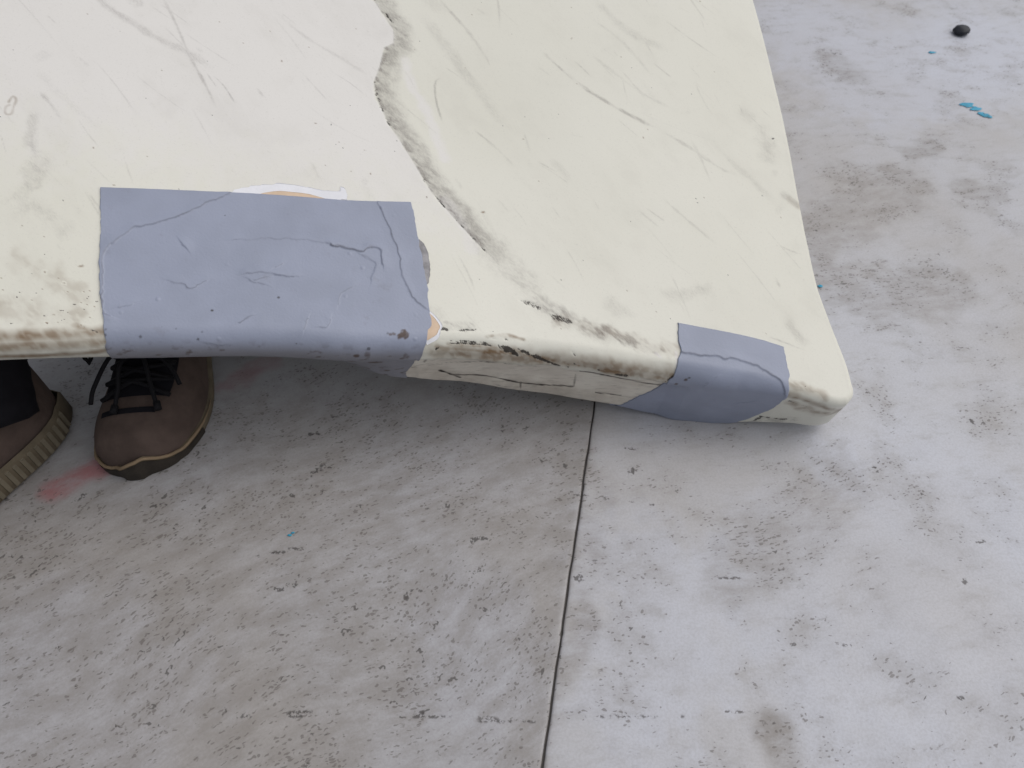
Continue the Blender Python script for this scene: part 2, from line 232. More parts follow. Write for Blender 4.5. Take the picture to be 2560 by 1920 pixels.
LOBE_A = [(0.53052, 421.22), (0.534, 426.46), (0.5362, 438.66), (0.53442, 453.88), (0.52944, 466.8), (0.52549, 473.2)]
LOBE_B = [(0.52616, 421.27), (0.52702, 426.55), (0.52707, 438.79), (0.52624, 453.97), (0.52517, 466.83), (0.52464, 473.21)]
PCH2_A = [(0.52418, 499.16), (0.53097, 506.62), (0.53551, 516.59), (0.53285, 523.12), (0.52401, 527.0)]
PCH2_B = [(0.52082, 499.17), (0.52005, 506.61), (0.52117, 516.5), (0.5211, 522.93), (0.51981, 526.9)]
WHT2_A = [(0.52448, 496.68), (0.53284, 504.98), (0.53806, 516.6), (0.53513, 525.59), (0.52268, 531.19)]
TAPE_LINES = [
 ('big', 0.00185, 0.0009, 0.55, [(-0.2764, 0.593, 0.2434), (-0.2941, 0.5784, 0.2438), (-0.3159, 0.5592, 0.2439), (-0.3315, 0.5491, 0.245), (-0.35, 0.5377, 0.2464), (-0.3615, 0.5269, 0.2461), (-0.3664, 0.5176, 0.2446), (-0.3706, 0.5085, 0.2431), (-0.3694, 0.4897, 0.2371), (-0.3649, 0.4674, 0.2291), (-0.3609, 0.453, 0.2236), (-0.3557, 0.4503, 0.2214)]),
 ('big', 0.00161, 0.0005, 0.6, [(-0.085, 0.5085, 0.1698), (-0.099, 0.5196, 0.1765), (-0.1083, 0.5349, 0.1836), (-0.1125, 0.5557, 0.1911), (-0.1218, 0.5806, 0.2009), (-0.1301, 0.5993, 0.2086), (-0.1378, 0.6147, 0.2152)]),
 ('big', 0.00117, 0.00035, 0.25, [(-0.1781, 0.5589, 0.2082), (-0.2079, 0.5578, 0.2154), (-0.2403, 0.5521, 0.2219), (-0.2663, 0.5442, 0.2262)]),
 ('big', 0.00239, 0.001, 0.6, [(-0.1288, 0.5481, 0.1928), (-0.1324, 0.5623, 0.198), (-0.142, 0.5621, 0.2003), (-0.1494, 0.557, 0.2006), (-0.1628, 0.5578, 0.2041), (-0.1781, 0.5589, 0.2082)]),
 ('big', 0.00111, 0.0004, 0.5, [(-0.2844, 0.4985, 0.2171), (-0.289, 0.4948, 0.2171), (-0.2966, 0.4886, 0.2171), (-0.3021, 0.4914, 0.2194), (-0.3123, 0.4921, 0.2223)]),
 ('big', 0.00152, 0.0007, 0.5, [(-0.2092, 0.5181, 0.204), (-0.2217, 0.5164, 0.2067), (-0.2396, 0.5169, 0.2114), (-0.2498, 0.5128, 0.2127)]),
 ('big', 0.00113, 0.0004, 0.4, [(-0.2346, 0.5047, 0.2065), (-0.2473, 0.5071, 0.2104)]),
 ('big', 0.00148, 0.0005, 0.6, [(-0.2409, 0.471, 0.1983), (-0.2458, 0.4682, 0.1986), (-0.2504, 0.4642, 0.1986)]),
 ('big', 0.00113, 0.0004, 0.5, [(-0.1924, 0.4771, 0.1874), (-0.195, 0.4668, 0.1848)]),
 ('big', 0.00114, 0.0004, 0.4, [(-0.1727, 0.481, 0.1832), (-0.1743, 0.4746, 0.1818), (-0.1812, 0.472, 0.1829)]),
 ('big', 0.00188, 0.0009, 0.15, [(-0.3071, 0.5285, 0.2321), (-0.3091, 0.5305, 0.2333)]),
 ('sm', 0.00210, 0.0009, 0.55, [(0.2886, 0.472, 0.0787), (0.2834, 0.478, 0.0882), (0.271, 0.4866, 0.0942), (0.2563, 0.4924, 0.0985), (0.2352, 0.4979, 0.1036), (0.2136, 0.4993, 0.1072), (0.1921, 0.4998, 0.1105), (0.1724, 0.5003, 0.1137)]),
 ('big', 0.00114, 0.0005, 0.45, [(-0.2217, 0.5164, 0.2067), (-0.2355, 0.5119, 0.2088), (-0.2421, 0.5081, 0.2094)]),
 ('big', 0.00115, 0.0004, 0.35, [(-0.2213, 0.5291, 0.2103), (-0.2262, 0.5247, 0.2103)]),
 ('big', 0.00107, 0.0005, 0.3, [(-0.3407, 0.4648, 0.2216), (-0.3495, 0.4599, 0.2225)]),
 ('big', 0.00110, 0.0004, 0.4, [(-0.264, 0.4463, 0.1884), (-0.2769, 0.4446, 0.1925)]),
 ('big', 0.00116, 0.00035, 0.3, [(-0.1558, 0.5172, 0.1899), (-0.1663, 0.5089, 0.19), (-0.1673, 0.4984, 0.1871)]),
 ('big', 0.00119, 0.0005, 0.25, [(-0.1379, 0.5291, 0.1891), (-0.1352, 0.5468, 0.194), (-0.149, 0.5527, 0.1992)]),
 ('sm', 0.00130, 0.0004, 0.35, [(0.2634, 0.4779, 0.0603), (0.2444, 0.4813, 0.052)]),
 ('sm', 0.00126, 0.0004, 0.3, [(0.2017, 0.4784, 0.0877), (0.2128, 0.4815, 0.0973)]),
]
TAPE_SPOTS = [
 ('big', (-0.2777, 0.5682, 0.2365), 0.00155, 0.9),
 ('big', (-0.2753, 0.4704, 0.2064), 0.00184, 0.9),
 ('big', (-0.2205, 0.4938, 0.1998), 0.00151, 0.8),
 ('big', (-0.3134, 0.4479, 0.2094), 0.00143, 0.9),
 ('big', (-0.3021, 0.4486, 0.2064), 0.00108, 0.6),
 ('big', (-0.281, 0.45, 0.2006), 0.00181, 0.6),
 ('big', (-0.2846, 0.4447, 0.1968), 0.00145, 0.7),
 ('big', (-0.1139, 0.4772, 0.167), 0.00386, 0.8),
 ('big', (-0.109, 0.4773, 0.1657), 0.00657, 0.95),
 ('big', (-0.103, 0.4769, 0.1638), 0.00465, 0.85),
 ('big', (-0.1176, 0.4759, 0.1673), 0.00270, 0.7),
 ('big', (-0.1202, 0.4765, 0.1683), 0.00193, 0.5),
 ('big', (-0.1501, 0.4599, 0.1563), 0.00308, 0.85),
 ('big', (-0.1381, 0.4635, 0.1617), 0.00192, 0.7),
 ('big', (-0.2023, 0.4567, 0.1775), 0.00187, 0.7),
 ('big', (-0.3305, 0.4377, 0.208), 0.00178, 0.7),
 ('big', (-0.1333, 0.4647, 0.1434), 0.00157, 0.6),
 ('big', (-0.2514, 0.4476, 0.1824), 0.00148, 0.6),
 ('big', (-0.2592, 0.4469, 0.1865), 0.00147, 0.5),
 ('big', (-0.3566, 0.4373, 0.2173), 0.00211, 0.8),
 ('big', (-0.3574, 0.4334, 0.2148), 0.00211, 0.7),
 ('sm', (0.1807, 0.4802, 0.0936), 0.00376, 0.9),
 ('sm', (0.1845, 0.4807, 0.0962), 0.00209, 0.8),
 ('sm', (0.1727, 0.4801, 0.0869), 0.00253, 0.8),
 ('sm', (0.23, 0.4809, 0.0947), 0.00125, 0.6),
 ('sm', (0.2371, 0.4826, 0.0466), 0.00132, 0.6),
 ('sm', (0.2624, 0.4879, 0.096), 0.00126, 0.4),
]
CREASE = [(-0.1746, 0.9044), (-0.159, 0.8732), (-0.1457, 0.8539), (-0.1346, 0.8374), (-0.1336, 0.8187), (-0.1432, 0.8108), (-0.1468, 0.7832), (-0.1515, 0.7634), (-0.1462, 0.7411), (-0.1318, 0.7124), (-0.1194, 0.6948), (-0.0977, 0.661), (-0.0835, 0.639), (-0.0544, 0.6082), (-0.0258, 0.5807), (0.0041, 0.5466), (0.0492, 0.5187)]
def _hash(ix, iy, iz, seed):
    h = (ix.astype(np.int64)*374761393 + iy.astype(np.int64)*668265263 + iz.astype(np.int64)*2147483647 + seed*1274126177) & 0xFFFFFFFF
    h = ((h ^ (h >> 13))*1274126177) & 0xFFFFFFFF
    h = ((h ^ (h >> 16))*2246822519) & 0xFFFFFFFF
    return ((h ^ (h >> 15)) & 0xFFFF)/65535.0
def noise3(p, scale, seed=0):
    """smooth value noise in 0..1 at points p (N,3); scale = features per metre (scalar or 3-vector)"""
    q = p*np.asarray(scale, float) + 137.31
    i = np.floor(q); f = q-i; f = f*f*(3-2*f); i = i.astype(np.int64)
    r = 0
    for dx in (0, 1):
        wx = f[:, 0] if dx else 1-f[:, 0]
        for dy in (0, 1):
            wy = f[:, 1] if dy else 1-f[:, 1]
            for dz in (0, 1):
                wz = f[:, 2] if dz else 1-f[:, 2]
                r = r + wx*wy*wz*_hash(i[:, 0]+dx, i[:, 1]+dy, i[:, 2]+dz, seed)
    return r
def fbm(p, scale, seed=0, octs=4):
    a, s, t, w = 0, np.asarray(scale, float), 1.0, 0
    for k in range(octs):
        a = a + t*noise3(p, s, seed+k*17); w += t; t *= .5; s = s*2.03
    return a/w
def sstep(a, b, x):
    t = np.clip((x-a)/(b-a), 0, 1); return t*t*(3-2*t)
def catmull(pts, n, m=40):
    """points along a smooth curve, evenly spaced by length"""
    P = np.asarray(pts, float); P = np.vstack([2*P[0]-P[1], P, 2*P[-1]-P[-2]])
    out = []
    for k in range(1, len(P)-2):
        t = np.linspace(0, 1, m, endpoint=False)[:, None]
        a, b, c, d = P[k-1], P[k], P[k+1], P[k+2]
        out.append(.5*(2*b+(c-a)*t+(2*a-5*b+4*c-d)*t*t+(3*b-a-3*c+d)*t**3))
    out = np.vstack(out+[P[-2:-1]])
    l = np.concatenate([[0], np.cumsum(np.linalg.norm(np.diff(out, axis=0), axis=1))])
    s = np.linspace(0, l[-1], n)
    return np.stack([np.interp(s, l, out[:, k]) for k in range(out.shape[1])], -1)
# the top face of the mat: two tilted sheets meeting in a soft fold (metres, z up)
def mat_z(x, y):
    zr = PR[0]+PR[1]*x+PR[2]*y
    zl = PL[0]+PL[1]*x+PL[2]*y
    k = .012
    d = zl-zr
    z = zr+.5*(d+np.sqrt(d*d+k*k))-.5*k*.6
    return z
def mat_point(x, y):
    x = np.asarray(x, float); y = np.asarray(y, float)
    p = np.stack([x, y, mat_z(x, y)], -1)
    return p
def build_mat():
    front = catmull(LIP_FRONT, NU); side = catmull(LIP_SIDE, NS)
    back = np.linspace(BACK_LEFT, side[-1], NU); left = np.linspace(front[0], BACK_LEFT, NS)
    u = np.linspace(0, 1, NU)[:, None, None]; v = np.linspace(0, 1, NS)[None, :, None]
    xy = (1-v)*front[:, None]+v*back[:, None]+(1-u)*left[None]+u*side[None] \
        - ((1-u)*(1-v)*front[0]+u*(1-v)*front[-1]+(1-u)*v*back[0]+u*v*back[-1])
    face = mat_point(xy[..., 0], xy[..., 1])
    # soft foam is never quite flat
    q = face.reshape(-1, 3)
    dz = (fbm(q*[1, 1, 0], 5, 3, 2)-.5)*.006+(fbm(q*[1, 1, 0], 30, 9, 2)-.5)*.0004
    face[..., 2] += dz.reshape(face.shape[:2])
    # wall round the lip: along the front, round the corner, up the side
    lip = np.vstack([face[:, 0], face[-1, 1:]]); n = len(lip)
    T = np.gradient(lip, axis=0); 
    for _ in range(6): T[1:-1] = (T[:-2]+T[1:-1]*2+T[2:])/4
    T /= np.linalg.norm(T, axis=1)[:, None]
    e = .004; N = np.stack([-(mat_z(lip[:, 0]+e, lip[:, 1])-mat_z(lip[:, 0]-e, lip[:, 1]))/(2*e),
                            -(mat_z(lip[:, 0], lip[:, 1]+e)-mat_z(lip[:, 0], lip[:, 1]-e))/(2*e), np.ones(n)], -1)
    N[:, 0] *= .15                                   # the soft edge hangs straight
    N /= np.linalg.norm(N, axis=1)[:, None]
    O = np.cross(T, N); O /= np.linalg.norm(O, axis=1)[:, None]
    s = np.concatenate([[0], np.cumsum(np.linalg.norm(np.diff(lip, axis=0), axis=1))])
    sc = s[NU-1]                                    # length at the corner
    d = s-sc
    R = np.interp(d, RAD[0], RAD[1]); PH = np.radians(np.interp(d, PHI[0], PHI[1])); E = np.interp(d, EDGE[0], EDGE[1])
    rows = [lip]; 
    th = np.linspace(0, 1, NR)[1:, None]*PH[None]
    for t in th:
        rows.append(lip+O*(R*np.sin(t))[:, None]+N*(R*(np.cos(t)-1))[:, None])
    D = O*np.cos(PH)[:, None]-N*np.sin(PH)[:, None]   # going on down the edge
    b0 = rows[-1]
    for t in np.linspace(0, 1, NE)[1:]:
        rows.append(b0+D*(E*t)[:, None])
    # lower rounding then the underside
    Q = -O*np.sin(PH)[:, None]-N*np.cos(PH)[:, None]   # inward normal of edge
    b1 = rows[-1]; r2 = .006; a2 = np.pi-PH
    for t in np.linspace(0, 1, 8)[1:]:
        a = a2*t
        rows.append(b1+D*(r2*np.sin(a))[:, None]+Q*(r2*(1-np.cos(a)))[:, None])
    b2 = rows[-1]
    for t in (.01, .03, .07, .14):
        rows.append(b2-O*t)
    band = np.stack(rows, 1)                         # (n, rows, 3)
    # torn and slack vinyl on the edge
    q = band[:, 1:].reshape(-1, 3); w = np.zeros(band.shape[1]); w[1:] = np.clip(np.arange(1, band.shape[1])/8, 0, 1)
    amp = np.interp(d, AMP[0], AMP[1])
    g = (fbm(q, 22, 41, 3)-.5).reshape(n, -1)*w[None, 1:]*amp[:, None]
    band[:, 1:] += O[:, None]*g[..., None]
    # between the tapes the skin has come away and the core below it sits back a little
    on = np.clip((d+.485)/.02, 0, 1)*np.clip((-.165-d)/.02, 0, 1)
    st = NR+1+np.round(3*(noise3(np.stack([d, d*0, d*0], -1), 45, 51)-.4)*on)
    rowi = np.arange(band.shape[1])[None]
    back = np.clip((rowi-st[:, None])/2, 0, 1)*on[:, None]
    lipout = np.exp(-((rowi-st[:, None]+1)/2.5)**2)*on[:, None]
    band += O[:, None]*(lipout*.0012-back*.0032)[..., None]
    band[..., 2] = np.maximum(band[..., 2], .0012)     # rests on the floor at the corner
    return face, band, d, st
# ---------------------------------------------------------------- distance of many points to a polyline
def line_dist(P, pts, reach):
    """distance, signed side in plan (+ = right of travel)"""
    pts = np.asarray(pts, float); D = np.full(len(P), 1e3); S = np.ones(len(P))
    lo, hi = pts.min(0)-reach, pts.max(0)+reach
    idx = np.nonzero(((P >= lo) & (P <= hi)).all(1))[0]
    if len(idx) == 0: return D, S, idx
    Q = P[idx]; d = np.full(len(Q), 1e3); s = np.ones(len(Q)); tt = np.zeros(len(Q))
    for kk, (a, b) in enumerate(zip(pts[:-1], pts[1:])):
        ab = b-a; t = np.clip(((Q-a)@ab)/max(ab@ab, 1e-12), 0, 1); r = Q-(a+t[:, None]*ab); l = np.linalg.norm(r, axis=1)
        m = l < d; d = np.where(m, l, d); tt = np.where(m, (kk+t)/(len(pts)-1), tt); s = np.where(m, np.sign(ab[0]*r[:, 1]-ab[1]*r[:, 0]), s)
    line_dist.t = tt
    return d, s, idx
# ---------------------------------------------------------------- materials
def make_cover():
    m = Nodes('cream_vinyl', .5, .35); p = m.pos()
    dark, brown, white, black = m.attr('wear_shade')
    fine = m.noise(p, 300, 2); mid = m.noise(p, 26, 3); big = m.noise(p, 5, 2)
    st = m.noise(m.pos((1.0, 5.0, 3.0), (0, 0, R(-46))), 70, 3, .65)
    c = m.mix(m.ramp(big, .3, .75), srgb(214, 212, 201), srgb(210, 208, 196))
    c = m.mix(white, c, srgb(216, 213, 209))
    c = m.mix(m.math('MULTIPLY', m.ramp(mid, .55, .85), .12), c, srgb(170, 165, 155))
    c = m.mix(m.math('MULTIPLY', m.ramp(st, .62, .82), .10), c, srgb(140, 135, 130))
    bk = m.math('MULTIPLY', brown, m.ramp(mid, .25, .6, .55, 1.))
    c = m.mix(m.math('MULTIPLY', bk, .95), c, srgb(116, 90, 60))
    sg = m.noise(m.pos((1.0, 3.5, 2.0), (0, 0, R(-46))), 260, 3, .6)
    sv = m.math('ADD', m.math('MULTIPLY', dark, 1.0), m.math('MULTIPLY', m.math('SUBTRACT', sg, .5), m.math('MULTIPLY', m.math('POWER', dark, .5), 1.5)), clamp=True)
    dk = m.math('MULTIPLY', sv, .8)
    c = m.mix(dk, c, srgb(116, 109, 105))
    bl = m.ramp(m.math('ADD', black, m.math('MULTIPLY', m.math('SUBTRACT', sg, .5), m.math('MULTIPLY', m.math('POWER', black, .5), 2.2))), .30, .75)
    bl = m.math('MULTIPLY', bl, .92)
    c = m.mix(bl, c, srgb(38, 32, 28))
    sp = m.n('TexVoronoi', feature='F1'); m.link(p, sp.inputs['Vector']); sp.inputs['Scale'].default_value = 62
    sr = m.n('SeparateColor'); m.link(sp.outputs['Color'], sr.inputs[0])
    rad = m.ramp(sr.outputs[0], .965, 1., 0., .04)
    spot = m.math('LESS_THAN', sp.outputs['Distance'], rad)
    c = m.mix(m.math('MULTIPLY', spot, .8), c, srgb(70, 62, 58))
    dust = m.noise(m.pos((1, 2.2, 1), (0, 0, R(-46))), 9, 5, .7)
    c = m.mix(m.math('MULTIPLY', m.ramp(dust, .48, .75), .11), c, srgb(168, 163, 152))
    gr = m.noise(p, 520, 2, .7)
    c = m.mix(m.ramp(gr, .56, .8, 0., .20), c, srgb(150, 145, 136))
    m.base(c)
    m.link(m.ramp(m.math('ADD', dark, m.math('MULTIPLY', dust, .5)), .1, 1.0, .38, .72), m.b.inputs['Roughness'])
    h = m.math('MULTIPLY', fine, .5)
    h = m.math('SUBTRACT', h, m.math('MULTIPLY', black, .7))
    m.bump(h, .2, .0008); return m.m
def make_tape():
    m = Nodes('grey_tape', .42, .4); p = m.pos()
    dk, rust, a, b = m.attr('wear_shade')
    mid = m.noise(p, 22, 2); fine = m.noise(p, 400, 1)
    c = m.mix(m.ramp(mid, .3, .7), srgb(142, 148, 166), srgb(136, 142, 159))
    c = m.mix(m.math('MULTIPLY', m.ramp(m.noise(p, 60, 4, .7), .58, .8), .22), c, srgb(104, 100, 100))
    c = m.mix(m.math('MULTIPLY', a, .55), c, srgb(118, 112, 108))     # grime, and shade painted onto the rounded edge
    c = m.mix(rust, c, srgb(70, 52, 40))
    c = m.mix(dk, c, srgb(52, 50, 54)); m.base(c)
    gv = m.n('TexVoronoi', feature='F1'); m.link(p, gv.inputs['Vector']); gv.inputs['Scale'].default_value = 75
    gq = m.n('SeparateColor'); m.link(gv.outputs['Color'], gq.inputs[0])
    grit = m.math('MULTIPLY', m.ramp(gv.outputs['Distance'], 0, .22, 1., 0.), m.ramp(gq.outputs[0], .86, 1.))
    m.bump(m.math('ADD', m.math('ADD', m.math('MULTIPLY', fine, .25), mid), m.math('MULTIPLY', grit, 1.2)), .38, .0015); return m.m
def make_core():
    m = Nodes('grey_core', .75, .2); p = m.pos(); dark, brown, white, black = m.attr('wear_shade')
    st = m.noise(m.pos((1, 1, 6)), 60, 4, .65); mid = m.noise(p, 30, 3)
    c = m.mix(m.ramp(mid, .3, .7), srgb(222, 216, 204), srgb(208, 200, 188))
    c = m.mix(m.math('MULTIPLY', m.ramp(st, .5, .75), .5), c, srgb(140, 131, 120))
    c = m.mix(m.math('MULTIPLY', brown, .35), c, srgb(150, 132, 108)); c = m.mix(m.math('MULTIPLY', dark, .5), c, srgb(110, 103, 97)); c = m.mix(black, c, srgb(36, 30, 27))
    m.base(c); m.bump(m.math('SUBTRACT', st, m.math('MULTIPLY', black, 1.5)), .4, .001); return m.m
M_CORE = make_core()
def plain(name, col, rough=.7, spec=.3, var=.2, scale=60, bump=.2):
    m = Nodes(name, rough, spec); p = m.pos(); n = m.noise(p, scale, 5)
    d = tuple(v*(1-var) for v in col[:3])+(1,)
    m.base(m.mix(m.ramp(n, .35, .68), col, d)); m.bump(m.noise(p, scale*6, 3), bump, .0008); return m.m
def make_floor(name, ang, tone):
    m = Nodes(name, .55, .35); p = m.pos()
    brown, red, dark, pale = m.attr('wear_shade')
    big = m.noise(p, 2.6, 4, .6); mid = m.noise(p, 13, 4, .62)
    wn_ = m.n('TexNoise'); m.link(p, wn_.inputs['Vector']); wn_.inputs['Scale'].default_value = 3.2; wn_.inputs['Detail'].default_value = 1
    wa = m.n('VectorMath', operation='MULTIPLY_ADD'); m.link(wn_.outputs['Color'], wa.inputs[0]); wa.inputs[1].default_value = (.10, .10, 0); m.link(p, wa.inputs[2]); wp = wa.outputs[0]
    strk = m.noise(m.pos((1, 2.2, 1), (0, 0, R(ang)), wp), 21, 5, .72)
    c = m.mix(m.ramp(big, .34, .66), srgb(184, 185, 190), srgb(173, 170, 168))
    c = m.mix(m.math('MULTIPLY', pale, .6), c, srgb(190, 193, 203))
    c = m.mix(m.math('MULTIPLY', m.ramp(strk, .46, .76), .38), c, srgb(143, 138, 132))
    c = m.mix(m.math('MULTIPLY', m.ramp(mid, .5, .74), .4), c, srgb(142, 137, 131))
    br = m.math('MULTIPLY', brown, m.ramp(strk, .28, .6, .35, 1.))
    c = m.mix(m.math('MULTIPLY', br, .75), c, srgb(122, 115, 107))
    c = m.mix(m.math('MULTIPLY', red, m.ramp(strk, .3, .6, .4, 1.)), c, srgb(172, 108, 112))
    gate = m.ramp(m.math('ADD', m.math('ADD', m.math('MULTIPLY', strk, .35), m.math('MULTIPLY', mid, .65)), m.math('MULTIPLY', brown, .12)), .44, .66)
    wob = m.n('TexNoise'); m.link(p, wob.inputs['Vector']); wob.inputs['Scale'].default_value = 170; wob.inputs['Detail'].default_value = 1
    for k, (sc, rr, th, col, op, ww) in enumerate(((230, .55, .58, srgb(88, 81, 76), .55, .007), (115, .44, .76, srgb(62, 58, 56), .7, .014), (46, .26, .97, srgb(66, 64, 66), .7, .022))):
        v = m.n('TexVoronoi', feature='F1')
        vec = m.pos((1, (2.2, 1.6, 1.9)[k], 1), (0, 0, R(ang+(0, 6, -8)[k])), wp)
        add = m.n('VectorMath', operation='MULTIPLY_ADD'); m.link(wob.outputs['Color'], add.inputs[0]); add.inputs[1].default_value = (ww, ww*1.6, 0); m.link(vec, add.inputs[2])
        m.link(add.outputs[0], v.inputs['Vector']); v.inputs['Scale'].default_value = sc
        q = m.n('SeparateColor'); m.link(v.outputs['Color'], q.inputs[0])
        pick = m.math('ADD', q.outputs[0], m.math('MULTIPLY', gate, .42))
        rad = m.ramp(pick, th+.2, th+.7, 0, rr)
        s = m.math('SUBTRACT', rad, v.outputs['Distance']); s = m.ramp(s, 0, .14)
        c = m.mix(m.math('MULTIPLY', s, op), c, col)
    wisp = m.noise(m.pos((1, 2.6, 1), (0, 0, R(ang)), wp), 62, 4, .72)
    c = m.mix(m.math('MULTIPLY', m.math('MULTIPLY', m.ramp(wisp, .60, .72), m.ramp(gate, .0, .6, .25, 1.)), .65), c, srgb(92, 84, 78))
    c = m.mix(m.ramp(m.math('MULTIPLY', dark, m.ramp(m.noise(p, 220, 2, .7), .35, .62, .2, 1.25)), .2, .55, 0., .8), c, srgb(66, 62, 61))
    c = m.mix(m.ramp(m.noise(p, 420, 2, .7), .35, .7, 0., .16), c, srgb(120, 114, 108))
    c = m.mix(1., c, tone+(1,), 'MULTIPLY')
    m.base(c)
    m.link(m.ramp(mid, .3, .7, .42, .68), m.b.inputs['Roughness'])
    m.bump(m.noise(p, 120, 2), .25, .001); return m.m
M_COVER, M_TAPE = make_cover(), make_tape()
M_FLOOR = {-1: make_floor('worn_shaded_floor_sheet', 27, (.87, .86, .855)), 1: make_floor('paler_floor_sheet', 11, (.99, .99, 1))}  # left tone: its dirt plus a broad shade put into the colour
M_FILL = plain('dark_joint', srgb(92, 88, 85)); M_WHITE = plain('white_backing', srgb(224, 224, 228), .7, .2, .06)
M_PEACH = plain('peach_foam', srgb(212, 188, 164), .85, .1, .12)
M_FLAKE = plain('grey_glue', srgb(160, 158, 160), .8, .2, .35, 90, .6)
M_SHOE = plain('brown_suede', srgb(90, 77, 71), .9, .1, .3, 30, .9); M_BLACK = plain('black_cloth', srgb(30, 29, 33), .9, .1, .2)
M_LACE = plain('black_lace', srgb(26, 25, 28), .8, .2, .2, 200); M_WELT = plain('tan_piping', srgb(132, 114, 92), .8, .2, .15)
M_SOLE = plain('olive_sole', srgb(104, 94, 78), .8, .2, .2); M_RIB = plain('pale_rib', srgb(116, 108, 92), .8, .2, .15)
M_TOE = plain('dark_toe_rubber', srgb(58, 52, 46), .75, .25, .3, 80, .6)
M_STONE = plain('black_rubber_lump', srgb(36, 38, 46), .6, .4, .3); M_TEAL = plain('teal_paint', srgb(52, 152, 184), .5, .4, .25, 120)
